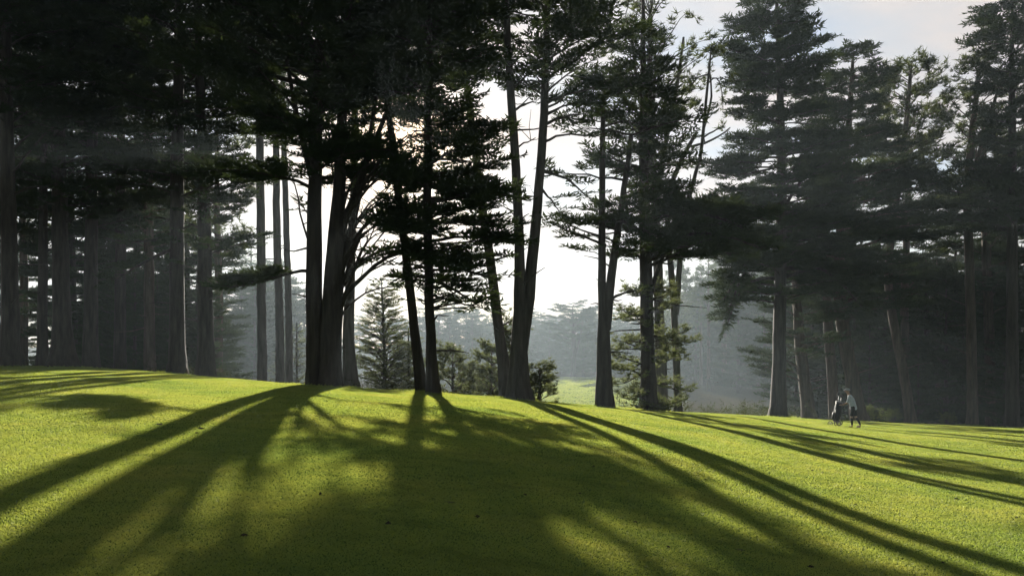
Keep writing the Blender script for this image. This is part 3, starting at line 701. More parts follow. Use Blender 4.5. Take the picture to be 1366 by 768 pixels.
# right wood: trunks that can be told apart
hero('pine_tree', 'stout old trunk with short snag right behind the spire-topped cedar', 'tree', 1078, 60,
     [[(1080, 560, 18), (1074, 510, 16), (1068, 470, 15), (1064, 420, 12), (1060, 340, 9), (1060, 280, 5)]],
     [(500, 1005, 1060), (470, 1000, 1095), (440, 1005, 1110), (400, 1020, 1110), (350, 1025, 1100), (300, 1040, 1080)], dens=.9, layer=.7, per=3, bark='bark_brown', size=1.2, t0=.4)
hero('pine_tree', 'brown upright trunk just left of the golfer', 'tree', 1113, 62,
     [[(1114, 562, 14), (1110, 500, 13), (1104, 430, 12), (1102, 340, 9), (1104, 240, 5)]],
     [(400, 1070, 1150), (360, 1060, 1160), (300, 1060, 1160), (240, 1085, 1130)], dens=1.0, layer=.8, per=3, bark='bark_brown', size=1.3)
hero('pine_tree', 'dark straight trunk close behind the thin leaning one by the bushes', 'tree', 1214, 70,
     [[(1212, 566, 12), (1208, 480, 11), (1206, 400, 10), (1210, 300, 8), (1214, 200, 4)]],
     [(380, 1170, 1260), (330, 1165, 1265), (270, 1175, 1260), (200, 1195, 1235)], dens=1.0, layer=.85, per=3, bark='bark_brown', size=1.4)
hero('pine_tree', 'hazy trunk right of the sunlit-edged pine', 'tree', 1322, 66,
     [[(1322, 569, 13), (1320, 460, 12), (1316, 340, 11), (1312, 230, 9), (1312, 150, 4)]],
     [(400, 1275, 1375), (350, 1265, 1385), (290, 1270, 1380), (220, 1285, 1345), (150, 1300, 1325)], dens=1.0, layer=.85, per=3, bark='bark_brown', size=1.4)

# young conifers and small pines behind the crest
hero('young_conifer', 'young pyramid conifer with upswept whippy branches behind the split cypress', 'young tree', 513, 44,
     [[(514, 545, 5), (513, 480, 4), (511, 420, 3), (509, 374, 1.5)]],
     [(540, 470, 558), (500, 472, 552), (460, 478, 545), (425, 486, 535), (400, 495, 524), (374, 505, 513)], kind='cypress', leaf='young', bark='bark', clump=.6, dens=1.1, t0=.2, layer=.17, per=4, rise=(.4, .75), size=.55)
hero('young_conifer', 'smaller young conifer partly hidden by the dark leaning trunk', 'young tree', 545, 47,
     [[(545, 550, 4), (545, 500, 3), (545, 442, 1.5)]],
     [(550, 515, 572), (520, 518, 570), (490, 526, 562), (442, 541, 549)], kind='cypress', leaf='young', bark='bark', clump=.6, dens=1.1, t0=.2, layer=.19, per=4, rise=(.4, .75), size=.55)
hero('young_conifer', 'pale young conifer in the mist left of the split cypress', 'young tree', 396, 66,
     [[(396, 545, 4), (396, 490, 3), (396, 430, 1.5)]],
     [(540, 370, 424), (505, 372, 420), (470, 380, 412), (430, 392, 400)], kind='wisp', leaf='young', bark='bark', clump=0, dens=1.7, t0=.2, layer=.3, per=4, rise=(.4, .7), size=1.1)
for (lab, px, d, rows) in [
    ('grey-green young pine between the dense conifer and the forked trunk', 604, 42, [(560, 560, 645), (535, 562, 642), (510, 570, 630), (490, 576, 622), (470, 580, 612), (464, 585, 600)]),
    ('loose young pine with a taller tip touching the left-leaning trunk', 655, 42, [(565, 615, 695), (540, 620, 690), (510, 625, 685), (485, 634, 678), (465, 640, 668), (450, 645, 658)]),
    ('thin young pine rising highest beside the forked trunk', 684, 45, [(565, 660, 712), (520, 664, 706), (480, 668, 700), (440, 674, 695), (413, 679, 688)]),
    ('round dark young pine right at the foot of the forked trunk', 720, 40, [(565, 690, 752), (545, 690, 750), (525, 695, 745), (505, 702, 735), (490, 710, 728), (478, 717, 726)]),
    ('low pale young pine in front of the misty valley trees', 632, 46, [(565, 600, 662), (540, 604, 658), (518, 612, 650), (500, 622, 640)])]:
    hero('young_pine', lab, 'young tree', px, d, [[(px, 565, 5), (px, 520, 4), (px, rows[-1][0] + 14, 1.0)]], rows, kind='pine', leaf='young', bark='bark_brown', dens=1.25, t0=.2, layer=.27, per=4, rise=(.3, .6), size=.74, flare=.2, clump=.6)
print('LEAVES', LEAFCOUNT)

# ------------------------------------------------------------------ woods behind: four kinds, copied
protos = {}
def proto(key, name, H, rows, stems, **kw):
    """generic tree built round the view axis at 60 m; outline given in metres (z, left, right)"""
    d = 60.0; g = ground(0, d)
    def topx(x): return CX + x * FPX / d
    def topy(z): return HZ - (z + g - CAMZ) * FPX / d
    st = [[(topx(x), topy(z), w * FPX / d) for x, z, w in s] for s in stems]
    rw = [(topy(z), topx(l), topx(r)) for z, l, r in rows]
    protos[key] = hero(name, 'x', 'tree', CX, d, st, rw, **kw)
    protos[key]['_free'] = 1
proto('shelf', 'cypress_tree', 24, [(5, -2.5, 3), (7, -4, 4), (9, -3.5, 5), (11, -5, 4.5), (14, -5.5, 5), (17, -4.5, 5.5), (20, -3.8, 4), (23, -2, 2.5), (24.5, -.5, .6)],
      [[(0, 0, 1.0), (.1, 8, .75), (-.2, 16, .5), (0, 24, .15)]], dens=.95, layer=.75, per=3, rise=(0, .25), size=1.45, t0=.25)
proto('umbrella', 'cypress_tree', 20, [(9, -2, 2.5), (11, -5, 5.5), (13, -6.5, 6), (15, -6, 6.5), (17, -4.5, 5), (18.5, -2.5, 3.5), (19.5, -1, 1.5)],
      [[(0, 0, .9), (.4, 6, .7), (.2, 12, .5), (0, 18, .15)], [(.3, 5, .5), (1.5, 9, .4), (2.5, 14, .2)]], dens=.95, layer=.7, per=4, rise=(.2, .5), size=1.45, t0=.35)
proto('pole', 'pine_tree', 26, [(13, -1.5, 2), (15, -3, 2.6), (18, -3, 3.4), (21, -3.2, 3), (24, -2.2, 2.4), (26, -.8, .8)],
      [[(0, 0, .75), (.2, 10, .6), (-.1, 18, .4), (0, 26, .1)]], dens=.95, layer=.95, per=4, rise=(.3, .6), size=1.6, kind='pine', bark='bark_brown', t0=.4)
proto('low', 'cypress_tree', 15, [(.6, -3, 3), (3, -3.6, 3.4), (6, -3.4, 3.6), (9, -3, 2.6), (12, -1.8, 2), (15, -.3, .3)],
      [[(0, 0, .5), (0, 8, .3), (0, 15, .06)]], dens=.9, layer=.7, per=4, rise=(.1, .35), size=1.45, t0=.2)
used = set()
def place(key, px, d, s, rz, label, group, sz=1.0):
    x = wx(px, d); loc = (x, d, ground(x, d) - .1)
    o = protos[key]
    if key not in used:
        used.add(key); o.location = loc; o.scale = (s, s, s * sz); o.rotation_euler = (0, 0, rz); o['label'] = label; o['group'] = group
        if '_free' in o: del o['_free']
        return o
    return copy_tree(o, loc, (s, s, s * sz), rz, label, group)

# left wood behind the front row
LW = [(-60, 48, 'shelf', 1.0), (-120, 60, 'pole', 1.0), (30, 62, 'pole', .95), (95, 60, 'shelf', .9), (140, 70, 'low', .9), (180, 66, 'shelf', .95), (222, 62, 'low', .8), (250, 70, 'shelf', 1.0),
      (290, 60, 'pole', 1.0), (200, 82, 'low', 1.1), (155, 58, 'low', .7), (135, 62, 'low', .85), (170, 74, 'low', 1.0), (210, 56, 'low', .6), (240, 78, 'low', 1.1), (285, 66, 'low', .75), (110, 74, 'low', .9), (185, 90, 'low', 1.2), (228, 52, 'low', .5), (262, 56, 'low', .62), (180, 54, 'low', .55), (20, 78, 'shelf', .85), (-20, 70, 'low', .6)]
for px, d, k, s in LW:
    place(k, px, d, s * rnd(.95, 1.05), rnd(0, 6.28), {'shelf': 'dark shelved cypress deep inside the shaded left wood', 'pole': 'bare-poled pine deep inside the shaded left wood', 'low': 'low-branched dark conifer filling the shaded left wood'}[k],
          {'shelf': 'shelved cypresses deep in the left wood', 'pole': 'poled pines deep in the left wood', 'low': 'low conifers deep in the left wood'}[k])
# right wood
RW = [(1110, 78, 'low', 1.1), (1150, 84, 'shelf', .95), (1180, 72, 'low', .95), (1235, 72, 'low', 1.1), (1250, 80, 'pole', .8), (1262, 68, 'low', .85), (1275, 84, 'shelf', .95), (1320, 76, 'low', 1.15), (1360, 72, 'low', 1.05),
      (1345, 82, 'shelf', 1.0), (1400, 66, 'shelf', 1.05), (1460, 70, 'low', 1.1), (1500, 62, 'pole', 1.0), (1390, 62, 'low', .8), (1205, 92, 'shelf', .9), (1160, 68, 'low', .65), (1285, 68, 'low', .7), (1062, 84, 'low', 1.0), (1560, 66, 'shelf', 1.0), (1225, 64, 'low', .42), (1085, 84, 'shelf', 1.0), (1120, 90, 'shelf', 1.02), (1140, 76, 'low', 1.0), (1185, 88, 'low', 1.3), (1300, 92, 'shelf', .95), (1245, 96, 'shelf', .9), (1340, 64, 'low', .5)]  # includes hidden trees behind the cedar, added to block sun into this wood
for px, d, k, s in RW:
    place(k, px, d, s * rnd(.95, 1.05), rnd(0, 6.28), {'shelf': 'dark shelved cypress deep in the wood behind the golfer', 'pole': 'bare-poled pine deep in the wood behind the golfer', 'low': 'low-branched dark conifer filling the wood behind the golfer'}[k],
          {'shelf': 'shelved cypresses behind the golfer', 'pole': 'poled pines behind the golfer', 'low': 'low conifers behind the golfer'}[k])
# misty wood between the straight trunk and the cedar
MW = [(905, 118, 'pole', .72), (928, 130, 'low', 1.05), (945, 112, 'pole', .7), (968, 125, 'pole', .78), (985, 108, 'low', 1.0), (1000, 118, 'pole', .75), (1020, 105, 'low', 1.0), (1045, 100, 'pole', .7), (1075, 96, 'low', 1.05), (915, 150, 'low', 1.3), (960, 145, 'low', 1.35), (890, 165, 'low', 1.2), *[(888 + 17 * i, 132 + (i * 7 % 5) * 5, 'low', .80 + .06 * (i * 5 % 4)) for i in range(12)], *[(893 + 24 * i, 158 + (i * 5 % 4) * 4, 'low', 1.05) for i in range(8)], *[(905 + 30 * i, 120 + (i % 3) * 5, 'pole', .72) for i in range(6)]]
for px, d, k, s in MW:
    d *= 1.75; s *= 1.75
    place(k, px, d, s * rnd(.93, 1.07), rnd(0, 6.28), {'pole': 'misty straight pine in the hollow left of the spire-topped cedar', 'low': 'misty bushy conifer in the hollow left of the spire-topped cedar'}[k], {'pole': 'misty pines in the hollow', 'low': 'misty conifers in the hollow'}[k])
# valley trees far off
place('umbrella', 764, 266, 1.75, .6, 'lone flat-topped tree standing hazy on the far fairway', 'trees beyond the valley', .75)
VW = [(585, 210, 'umbrella', 1.0), (606, 240, 'pole', .95), (622, 225, 'umbrella', 1.02), (640, 260, 'umbrella', 1.0), (655, 235, 'pole', .9), (668, 250, 'umbrella', .95), (560, 220, 'low', 1.3), (600, 190, 'low', .9), (630, 200, 'low', .9), (655, 205, 'low', .8),
      (700, 330, 'umbrella', 1.15), (722, 340, 'umbrella', 1.1), (745, 350, 'umbrella', 1.1), (790, 340, 'umbrella', 1.15), (815, 330, 'umbrella', 1.1), (840, 320, 'umbrella', 1.1), (770, 330, 'low', 1.3), (735, 320, 'low', 1.3), (805, 310, 'low', 1.2), (690, 310, 'low', 1.3), (520, 260, 'umbrella', 1.0), (480, 270, 'low', 1.4), (440, 260, 'low', 1.4), (400, 240, 'umbrella', .9), (400, 150, 'low', 1.2), (360, 130, 'low', 1.3), (340, 115, 'low', 1.2), (540, 300, 'low', 1.5), (345, 150, 'low', 1.6), (368, 165, 'low', 1.85), (388, 145, 'low', 1.45), (322, 140, 'low', 1.5), (406, 175, 'low', 1.5), (356, 125, 'low', 1.15), (335, 175, 'pole', 1.15), (378, 180, 'pole', 1.05), *[(688 + 15 * i, 238 + (i * 7 % 5) * 9, 'low', 1.15 + .1 * (i * 3 % 4)) for i in range(13)], *[(560 + 14 * i, 215 + (i * 7 % 5) * 8, 'low', .95 + .08 * (i * 3 % 4)) for i in range(10)]]
for px, d, k, s in VW:
    d *= 1.28; s *= 1.28
    place(k, px, d, s * rnd(.93, 1.07), rnd(0, 6.28), {'pole': 'hazy tall pine in the far wood across the valley', 'umbrella': 'hazy flat-topped tree in the far wood across the valley', 'low': 'hazy bushy tree in the far wood across the valley'}[k], {'pole': 'pines across the valley', 'umbrella': 'flat-topped trees across the valley', 'low': 'bushy trees across the valley'}[k])

# ------------------------------------------------------------------ undergrowth
def build_brush():
    sp = Sprays()
    for _ in range(5200):
        px = rnd(-300, 1650)
        far_ = R.random() < .35
        if far_: px = rnd(830, 1070)
        if not far_ and (330 < px < 470 or 560 < px < 985): continue
        th = math.atan((px - CX) / FPX); rc = float(np.interp(th, _th, CREST_TAB))
        r = rc + 2.0 + (abs(R.gauss(0, 9)) if not far_ else rnd(4, 90)); x, y = math.sin(th) * r, math.cos(th) * r
        a = rnd(0, 6.28)
        sp.add(np.array([x, y, ground(x, y) + rnd(.0, .35)]), np.array([math.cos(a), math.sin(a), rnd(.2, 1.2)]), rnd(.4, .9) * (1 if not far_ else 2.2))
    V = sp.mesh('wisp', .5)
    o = obj_np('undergrowth', V, np.arange(len(V)).reshape(-1, 3), None, M['brush'])
    tag(o, 'scrubby dark undergrowth on the woodland floor', 'undergrowth', kind='stuff')
build_brush()
def bush(px, py, d, w, h, label):
    x = wx(px, d); z = ground(x, d)
    t = empty('bush', (x, d, z), label, 'bush')
    b = Buf(); sp = Sprays()
    for _ in range(34):
        a = rnd(0, 6.28); rr = rnd(.1, 1) * w / 2; hh = rnd(.3, 1) * h
        e = np.array([math.cos(a) * rr, math.sin(a) * rr, hh]); b.tube([[0, 0, -.1], e * np.array([.4, .4, .6]), e], [.02, .015, .006], 4, caps=False)
        for _ in range(4): sp.add(e + NR.normal(0, .1, 3), np.array([math.cos(a), math.sin(a), rnd(-.2, 1)]), rnd(.3, .6))
    b.build('stem', M['bark'], t); V = sp.mesh('pine', .5)
    obj_np('foliage', V, np.arange(len(V)).reshape(-1, 3), None, M['bush'], t)
bush(1190, 550, 61.5, 1.7, 1.0, 'low yellow-green bush at the foot of the lumpy-crowned pine')
bush(1156, 548, 61.5, 1.1, 1.2, 'small rounded bush right behind the golfer and his bag')
bush(1262, 560, 63, 1.3, .8, 'scrubby low bush left of the sunlit-edged trunk')

# ------------------------------------------------------------------ clods on the lawn
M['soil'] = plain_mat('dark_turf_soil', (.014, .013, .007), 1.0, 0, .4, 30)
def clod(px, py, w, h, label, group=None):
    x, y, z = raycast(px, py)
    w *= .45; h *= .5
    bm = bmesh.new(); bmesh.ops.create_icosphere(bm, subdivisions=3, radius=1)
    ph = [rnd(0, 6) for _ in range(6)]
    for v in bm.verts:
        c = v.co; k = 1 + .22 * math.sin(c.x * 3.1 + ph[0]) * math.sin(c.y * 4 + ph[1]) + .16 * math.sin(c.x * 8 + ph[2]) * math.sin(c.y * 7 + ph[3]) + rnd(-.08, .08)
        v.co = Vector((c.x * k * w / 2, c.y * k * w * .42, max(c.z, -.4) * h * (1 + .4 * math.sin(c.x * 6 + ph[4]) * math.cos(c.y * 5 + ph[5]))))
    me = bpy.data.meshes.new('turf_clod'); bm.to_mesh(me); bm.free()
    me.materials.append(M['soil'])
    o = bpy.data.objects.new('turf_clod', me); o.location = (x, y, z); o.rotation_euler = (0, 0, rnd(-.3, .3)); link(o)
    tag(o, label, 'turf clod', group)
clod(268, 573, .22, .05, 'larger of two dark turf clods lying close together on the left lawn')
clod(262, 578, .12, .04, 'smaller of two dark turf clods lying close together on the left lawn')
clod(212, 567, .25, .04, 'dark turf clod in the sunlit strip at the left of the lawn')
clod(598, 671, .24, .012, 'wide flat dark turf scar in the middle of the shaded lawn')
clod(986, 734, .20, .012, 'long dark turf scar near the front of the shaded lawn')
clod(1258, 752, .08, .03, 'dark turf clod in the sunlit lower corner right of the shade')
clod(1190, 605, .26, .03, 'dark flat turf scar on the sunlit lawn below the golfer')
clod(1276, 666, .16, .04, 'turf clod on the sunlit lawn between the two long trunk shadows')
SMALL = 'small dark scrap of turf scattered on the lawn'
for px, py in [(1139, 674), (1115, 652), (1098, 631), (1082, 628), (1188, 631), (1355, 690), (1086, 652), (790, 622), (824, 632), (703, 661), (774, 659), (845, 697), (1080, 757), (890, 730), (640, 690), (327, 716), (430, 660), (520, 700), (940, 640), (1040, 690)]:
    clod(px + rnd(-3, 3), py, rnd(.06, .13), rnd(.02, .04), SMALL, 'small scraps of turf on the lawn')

# ------------------------------------------------------------------ the golfer, bag and trolley
M['skin'] = plain_mat('skin', (.36, .22, .16), .6); M['shirt'] = plain_mat('pale_grey_shirt', (.50, .55, .61), .85)
M['shorts'] = plain_mat('black_shorts', (.012, .012, .014), .85); M['cap'] = plain_mat('grey_cap', (.30, .31, .33), .8)
M['shoe'] = plain_mat('reddish_shoe', (.22, .10, .08), .6); M['leg_dark'] = plain_mat('dark_lower_leg', (.02, .02, .025), .9)
M['hair'] = plain_mat('grey_hair', (.18, .17, .16), .8)
M['bag'] = plain_mat('navy_bag_fabric', (.014, .016, .030), .6); M['bag_trim'] = plain_mat('grey_bag_trim', (.06, .06, .07), .6)
M['metal'] = plain_mat('grey_metal', (.10, .10, .11), .5, .6); M['rubber'] = plain_mat('black_rubber', (.015, .015, .015), .8)

def skin_mesh(name, verts, edges, radii, mat, parent, sub=2, root=0):
    me = bpy.data.meshes.new(name + '_cage'); me.from_pydata([tuple(v) for v in verts], edges, []); me.update()
    o = bpy.data.objects.new(name + '_cage', me); COL.objects.link(o)
    md = o.modifiers.new('s', 'SKIN'); md.use_smooth_shade = True
    for i, r_ in enumerate(radii):
        sv = me.skin_vertices[0].data[i]; sv.radius = (r_, r_) if not isinstance(r_, tuple) else r_; sv.use_root = (i == root)
    ms = o.modifiers.new('u', 'SUBSURF'); ms.levels = sub; ms.render_levels = sub
    dg = bpy.context.evaluated_depsgraph_get(); ev = o.evaluated_get(dg)
    nm = bpy.data.meshes.new_from_object(ev); nm.name = name
    bpy.data.objects.remove(o, do_unlink=True)
    nm.materials.clear(); nm.materials.append(mat)
    for p in nm.polygons: p.use_smooth = True
    return link(bpy.data.objects.new(name, nm), parent)

def chain(pts_r, verts, edges, radii, at=None):
    last = at; idx = []
    for p, r_ in pts_r:
        verts.append(p); radii.append(r_); k = len(verts) - 1; idx.append(k)
        if last is not None: edges.append((last, k))
        last = k
    return idx

def build_golfer():
    gx, gy, gz = raycast(1138, 570)
    # local frame: the golfer faces +x' ; the photo shows him facing left-and-away
    face = math.radians(152)
    t = empty('person', (gx, gy, gz - .01), 'golfer in pale grey shirt, black shorts and cap, leaning over his bag', 'person', None, face); t.scale = (.95, .95, .95)
    V, E, Rr = [], [], []
    pel = chain([((.01, 0, .95), .105)], V, E, Rr)[0]
    tor = chain([((.02, 0, 1.08), .125), ((.07, 0, 1.25), .145), ((.12, 0, 1.40), .135), ((.16, 0, 1.49), .075), ((.20, 0, 1.555), .055)], V, E, Rr, pel)
    hd = chain([((.235, 0, 1.62), .078), ((.25, 0, 1.69), .092), ((.25, 0, 1.755), .072)], V, E, Rr, tor[-1])
    # legs: left forward planted, right trailing (seen from behind he strides)
    legL = chain([((.0, .10, .86), .098), ((.06, .11, .50), .058), ((.05, .11, .30), .056), ((.03, .11, .09), .036), ((.10, .115, .035), .036), ((.19, .12, .028), .028)], V, E, Rr, pel)
    legR = chain([((-.03, -.10, .86), .098), ((-.10, -.11, .50), .058), ((-.22, -.115, .31), .056), ((-.30, -.12, .10), .036), ((-.24, -.125, .04), .036), ((-.15, -.13, .03), .028)], V, E, Rr, pel)
    sh = tor[2]
    def arm(s, pts):
        a = chain([((p[0], p[1] * s, p[2]), r_) for p, r_ in pts], V, E, Rr, sh)
        palm = V[a[-1]]; prev = V[a[-2]]
        dv = Vector(palm) - Vector(prev); dv.normalize()
        sd = dv.cross(Vector((0, 0, 1))).normalized(); up = sd.cross(dv)
        for k, (off, ln) in enumerate([(-.03, .068), (-.01, .078), (.01, .074), (.03, .058)]):
            b = Vector(palm) + dv * .035 + sd * off
            chain([(tuple(b), .010), (tuple(b + dv * ln * .5 - up * .008), .009), (tuple(b + dv * ln * .8 - up * .035), .008)], V, E, Rr, a[-1])
        b = Vector(palm) + sd * (-.04 * s) + dv * .0
        chain([(tuple(b), .012), (tuple(b + dv * .03 - up * .02 + sd * (-.015 * s)), .010)], V, E, Rr, a[-1])
        return a
    armR = arm(-1, [((.13, .19, 1.41), .062), ((.20, .25, 1.17), .045), ((.40, .20, 1.06), .036), ((.46, .17, 1.05), .028), ((.52, .15, 1.05), .032)])
    armL = arm(1, [((.13, .19, 1.41), .062), ((.19, .24, 1.16), .045), ((.42, .17, 1.05), .036), ((.48, .14, 1.04), .028), ((.54, .12, 1.04), .032)])
    body = skin_mesh('body', V, E, Rr, M['skin'], t)
    # face: nose, ears, eyes, mouth as one small relief mesh
    def blob(name, c, r3, n=8):
        fb = Buf()
        th = np.linspace(0, PI, n); ph = np.linspace(0, 2 * PI, n + 1)[:-1]
        P = np.array([[math.sin(a) * math.cos(b) * r3[0] + c[0], math.sin(a) * math.sin(b) * r3[1] + c[1], math.cos(a) * r3[2] + c[2]] for a in th for b in ph])
        Q = [[i * n + j, i * n + (j + 1) % n, (i + 1) * n + (j + 1) % n, (i + 1) * n + j] for i in range(n - 1) for j in range(n)]
        fb.add(P, Q); fb.build(name, M['hair'] if name in ('eye', 'mouth') else M['skin'], t)
    blob('nose', (.345, 0, 1.675), (.022, .014, .026)); blob('ear', (.25, .092, 1.68), (.02, .012, .03)); blob('ear', (.25, -.092, 1.68), (.02, .012, .03))
    blob('mouth', (.325, 0, 1.635), (.012, .028, .006)); blob('eye', (.33, .033, 1.70), (.010, .013, .008)); blob('eye', (.33, -.033, 1.70), (.010, .013, .008))
    # shirt
    v, e, r = [], [], []
    a0 = chain([((-.03, 0, .78), (.185, .175)), ((-.01, 0, .93), (.185, .172)), ((.02, 0, 1.08), (.165, .15)), ((.07, 0, 1.25), (.178, .165)), ((.12, 0, 1.40), (.165, .145)), ((.165, 0, 1.50), .075)], v, e, r)
    for s in (-1, 1): chain([((.13, .19 * s, 1.42), .082), ((.185, .235 * s, 1.23), .072), ((.22, .24 * s, 1.13), .062)], v, e, r, a0[4])
    skin_mesh('shirt', v, e, r, M['shirt'], t)
    v, e, r = [], [], []
    a0 = chain([((0, 0, 1.10), .14), ((-.01, 0, .90), .155)], v, e, r)
    chain([((.01, .10, .80), .112), ((.05, .112, .58), .095), ((.052, .112, .52), .092)], v, e, r, a0[1])
    chain([((-.035, -.10, .80), .112), ((-.09, -.112, .58), .095), ((-.10, -.112, .52), .092)], v, e, r, a0[1])
    skin_mesh('shorts', v, e, r, M['shorts'], t)
    for pts in ([((.06, .11, .50), .062), ((.05, .11, .30), .060), ((.03, .11, .10), .042)], [((-.10, -.11, .50), .062), ((-.22, -.115, .31), .060), ((-.30, -.12, .12), .042)]):
        v, e, r = [], [], []; chain(pts, v, e, r); skin_mesh('lower_leg', v, e, r, M['leg_dark'], t)  # dark tube from knee to ankle on each leg
    for pts in ([((.0, .11, .045), .05), ((.09, .115, .04), .050), ((.20, .12, .032), .040)], [((-.32, -.12, .06), .05), ((-.24, -.125, .045), .050), ((-.13, -.13, .034), .040)]):
        v, e, r = [], [], []; chain(pts, v, e, r); skin_mesh('shoe', v, e, r, M['shoe'], t)
    v, e, r = [], [], []; chain([((.215, 0, 1.66), .088), ((.235, 0, 1.71), .096), ((.24, 0, 1.74), .09)], v, e, r); skin_mesh('hair', v, e, r, M['hair'], t)
    cb = Buf(); n = 16
    P = []; 
    for k, (z, rr) in enumerate([(1.715, .118), (1.75, .116), (1.785, .10), (1.81, .06), (1.818, .01)]):
        for j in range(n):
            a = j / n * 2 * PI; P.append([.245 + math.cos(a) * rr * 1.06, math.sin(a) * rr * .92, z])
    Q = [[i * n + j, i * n + (j + 1) % n, (i + 1) * n + (j + 1) % n, (i + 1) * n + j] for i in range(4) for j in range(n)]
    cb.add(P, Q)
    P = []
    for z in (1.722, 1.712):
        for j in range(9):
            a = -PI / 2.6 + j / 8 * 2 * PI / 2.6; P.append([.245 + math.cos(a) * .118, math.sin(a) * .105, z]); P.append([.285 + math.cos(a) * .16, math.sin(a) * .10, z - .012])
    Q = []
    for j in range(8):
        Q += [[2 * j, 2 * j + 1, 2 * j + 3, 2 * j + 2], [18 + 2 * j, 18 + 2 * j + 2, 18 + 2 * j + 3, 18 + 2 * j + 1], [2 * j + 1, 19 + 2 * j, 21 + 2 * j, 2 * j + 3]]
    cb.add(P, Q); cb.build('cap', M['cap'], t)
    # trolley and bag in front of him
    c = Vector((math.cos(face), math.sin(face), 0)); p = Vector((gx, gy, 0)) + c * .50
    pz = ground(p.x, p.y)
    tr = empty('golf_trolley', (p.x, p.y, pz), 'small dark push trolley carrying the golf bag', 'trolley', None, face)
    fr = Buf()
    fr.tube([(.42, 0, .10), (.16, 0, .22), (-.02, 0, .60), (-.10, 0, .98), (-.16, 0, 1.06)], .018, 6)
    fr.tube([(-.16, -.14, 1.06), (-.16, .14, 1.06)], .02, 6)
    fr.tube([(.10, -.30, .15), (.14, 0, .26), (.10, .30, .15)], .016, 6)
    fr.tube([(.30, -.12, .16), (.30, .12, .16)], .014, 6)
    fr.build('frame', M['metal'], tr)
    def wheel(c0, rad, wd):
        wb = Buf(); n = 20
        ring = [(c0[0] + math.cos(a) * rad * .86, c0[1], c0[2] + math.sin(a) * rad * .86) for a in np.linspace(0, 2 * PI, n)]
        wb.tube(ring, rad * .14, 8, caps=False); w = wb.build('wheel', M['rubber'], tr)
        hb = Buf()
        for a in np.linspace(0, 2 * PI, 7)[:-1]: hb.tube([c0, (c0[0] + math.cos(a) * rad * .8, c0[1], c0[2] + math.sin(a) * rad * .8)], .009, 4)
        hb.tube([(c0[0], c0[1] - wd, c0[2]), (c0[0], c0[1] + wd, c0[2])], .025, 8); hb.build('rim', M['metal'], w)
    wheel((.10, .32, .15), .15, .03); wheel((.10, -.32, .15), .15, .03); wheel((.44, 0, .11), .11, .025)
    bt = empty('golf_bag', (p.x, p.y, pz), 'navy golf bag standing upright on the trolley in front of the golfer', 'golf bag', None, face)
    ax = lambda h: np.array([.22 - .16 * h, 0, .20 + h * .86])
    bb = Buf(); hs = np.linspace(0, 1, 9)
    bb.tube([ax(h) for h in hs], [.115, .135, .14, .138, .14, .142, .138, .14, .145], 16, .02); bb.build('body', M['bag'], bt)
    pk = Buf(); pk.tube([ax(h) + np.array([.10, 0, .02]) for h in (.08, .12, .3, .44, .48)], [.04, .085, .095, .085, .04], 12); pk.build('pocket', M['bag'], bt)
    pk = Buf(); pk.tube([ax(h) + np.array([.02, .115, .0]) for h in (.12, .16, .4, .62, .66)], [.03, .06, .065, .06, .03], 12); pk.build('pocket', M['bag'], bt)
    cl = Buf(); cl.tube([ax(.96), ax(1.03)], [.155, .158], 18); cl.build('collar', M['bag_trim'], bt)
    st = Buf(); st.tube([ax(.9) + np.array([.10, -.1, 0]), ax(.75) + np.array([.17, -.17, 0]), ax(.5) + np.array([.16, -.16, 0]), ax(.3) + np.array([.09, -.09, 0])], .018, 6); st.build('strap', M['bag_trim'], bt)
    for k, (dx, dy, h, lab) in enumerate([(.03, .04, .34, 'golf club under the tallest black head cover in the bag'), (-.04, -.05, .26, 'golf club under the lower black head cover in the bag'), (.05, -.06, .2, 'short bare-headed iron standing in the golf bag')]):
        top = ax(1.0) + np.array([dx, dy, 0]); e = top + np.array([dx * .4 - .02, dy * .5, h])
        g = empty('golf_club', (p.x, p.y, pz), lab, 'golf club', 'golf clubs in the bag', face)
        s_ = Buf(); s_.tube([ax(.5) + np.array([dx, dy, 0]) * .6, top, e], .008, 6); s_.build('shaft', M['metal'], g)
        h_ = Buf(); h_.tube([e + np.array([-.01, 0, -.06]), e, e + np.array([.03, 0, .04]), e + np.array([.06, 0, .05])], [.022, .045, .048, .02] if k < 2 else [.01, .016, .02, .012], 10); h_.build('head', M['rubber'] if k < 2 else M['metal'], g)
build_golfer()

# ------------------------------------------------------------------ air
mh, nt, out = new_mat('haze_air')
pv = N(nt, 'ShaderNodeVolumePrincipled'); pv.inputs['Color'].default_value = (.68, .82, .94, 1); pv.inputs['Density'].default_value = .00045; pv.inputs['Anisotropy'].default_value = .35
nt.links.new(pv.outputs[0], out.inputs['Volume'])
hb = Buf(); hb.box((0, 220, 17.5), (900, 480, 65)); ho = hb.build('haze', mh, None, False)
tag(ho, 'thin pale morning mist filling the wood and valley', 'haze', kind='stuff')

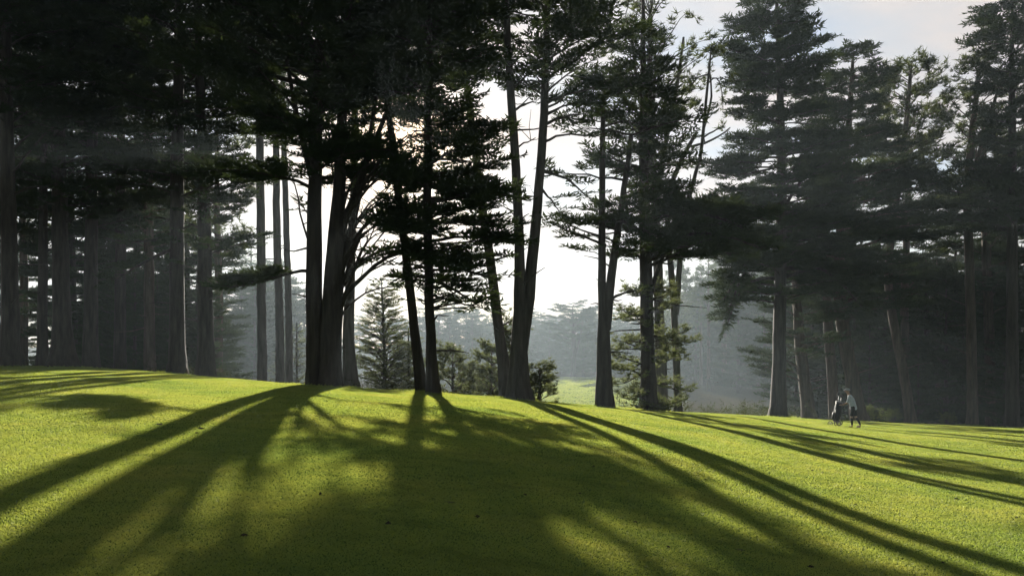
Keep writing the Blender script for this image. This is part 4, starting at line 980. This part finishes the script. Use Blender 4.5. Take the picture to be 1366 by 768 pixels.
# ------------------------------------------------------------------ sky and sun
w = bpy.data.worlds.new('World'); sc.world = w; w.use_nodes = True
nt = w.node_tree; nt.nodes.clear()
wo = N(nt, 'ShaderNodeOutputWorld'); bg = N(nt, 'ShaderNodeBackground'); nt.links.new(bg.outputs[0], wo.inputs[0])
sky = N(nt, 'ShaderNodeTexSky'); sky.sky_type = 'NISHITA'; sky.sun_disc = False
sky.sun_elevation = SUN_EL; sky.sun_rotation = SUN_AZ; sky.air_density = 1.0; sky.dust_density = .3
tc = N(nt, 'ShaderNodeTexCoord')
sep = N(nt, 'ShaderNodeSeparateXYZ'); nt.links.new(tc.outputs['Generated'], sep.inputs[0])
def math_(op, a, b=None):
    m = N(nt, 'ShaderNodeMath'); m.operation = op
    for i, v in enumerate((a, b)):
        if v is None: continue
        if isinstance(v, (int, float)): m.inputs[i].default_value = v
        else: nt.links.new(v, m.inputs[i])
    return m.outputs[0]
den = math_('ADD', math_('MAXIMUM', sep.outputs[2], 0.0), .22)
cxn = N(nt, 'ShaderNodeCombineXYZ'); nt.links.new(math_('DIVIDE', sep.outputs[0], den), cxn.inputs[0]); nt.links.new(math_('MULTIPLY', math_('DIVIDE', sep.outputs[1], den), 1.6), cxn.inputs[1])
nz = N(nt, 'ShaderNodeTexNoise'); nz.inputs['Scale'].default_value = 1.5; nz.inputs['Detail'].default_value = 7; nz.inputs['Roughness'].default_value = .55
nt.links.new(cxn.outputs[0], nz.inputs['Vector'])
cov = ramp(nt, nz.outputs[0], [(.38, (0, 0, 0)), (.56, (1, 1, 1))])
dot = N(nt, 'ShaderNodeVectorMath'); dot.operation = 'DOT_PRODUCT'; dot.inputs[1].default_value = tuple(SUN); nt.links.new(tc.outputs['Generated'], dot.inputs[0])
glow = math_('POWER', math_('MAXIMUM', dot.outputs['Value'], 0.0), 9.0)
glow2 = math_('POWER', math_('MAXIMUM', dot.outputs['Value'], 0.0), 260.0)
lobe = math_('POWER', math_('MAXIMUM', dot.outputs['Value'], 0.0), 1.2)
cl = math_('ADD', 1.2, math_('MULTIPLY', lobe, 3.9))
cc = N(nt, 'ShaderNodeVectorMath'); cc.operation = 'SCALE'; nt.links.new(ramp(nt, nz.outputs[0], [(.34, (.72, .80, .92)), (.46, (.98, .94, .93)), (.60, (1.14, 1.02, .96))]), cc.inputs[0]); nt.links.new(cl, cc.inputs['Scale'])
wm = N(nt, 'ShaderNodeVectorMath'); wm.operation = 'SCALE'; wm.inputs[0].default_value = (1.0, .62, .28); nt.links.new(math_('MULTIPLY', glow2, 11.0), wm.inputs['Scale'])
ca = N(nt, 'ShaderNodeVectorMath'); ca.operation = 'ADD'; nt.links.new(cc.outputs[0], ca.inputs[0]); nt.links.new(wm.outputs[0], ca.inputs[1])
mx = N(nt, 'ShaderNodeMix'); mx.data_type = 'RGBA'; nt.links.new(math_('ADD', math_('MULTIPLY', cov, .25), .70), mx.inputs[0]); nt.links.new(sky.outputs[0], mx.inputs[6]); nt.links.new(ca.outputs[0], mx.inputs[7])
nt.links.new(mx.outputs[2], bg.inputs[0]); bg.inputs[1].default_value = .05
sl = bpy.data.lights.new('sun', 'SUN'); sl.energy = 5.0; sl.angle = math.radians(.6); sl.color = (1.0, .93, .80)
so = bpy.data.objects.new('sun', sl); link(so); so.rotation_euler = Vector((-SUN[0], -SUN[1], -SUN[2])).to_track_quat('-Z', 'Y').to_euler(); so.location = (0, 0, 60)

# ------------------------------------------------------------------ camera
cd = bpy.data.cameras.new('camera'); cam = bpy.data.objects.new('camera', cd); link(cam)
cam.location = (0, 0, CAMZ); cam.rotation_euler = (PI / 2, 0, 0)
cd.sensor_width = 36; cd.lens = 36 * FPX / 1366; cd.shift_y = (HZ - 384) / 1366; cd.clip_start = .1; cd.clip_end = 6000
sc.camera = cam
vs = sc.view_settings; vs.view_transform = 'Standard'; vs.look = 'None'; vs.exposure = 1.7; vs.gamma = 1; vs.use_curve_mapping = False
cy = sc.cycles; sc.render.engine = 'CYCLES'
cy.max_bounces = 5; cy.diffuse_bounces = 2; cy.glossy_bounces = 1; cy.transmission_bounces = 2; cy.volume_bounces = 1; cy.transparent_max_bounces = 4
cy.use_denoising = True; cy.caustics_reflective = False; cy.caustics_refractive = False; cy.use_adaptive_sampling = True; cy.adaptive_threshold = .02
print('LEAVES', LEAFCOUNT)
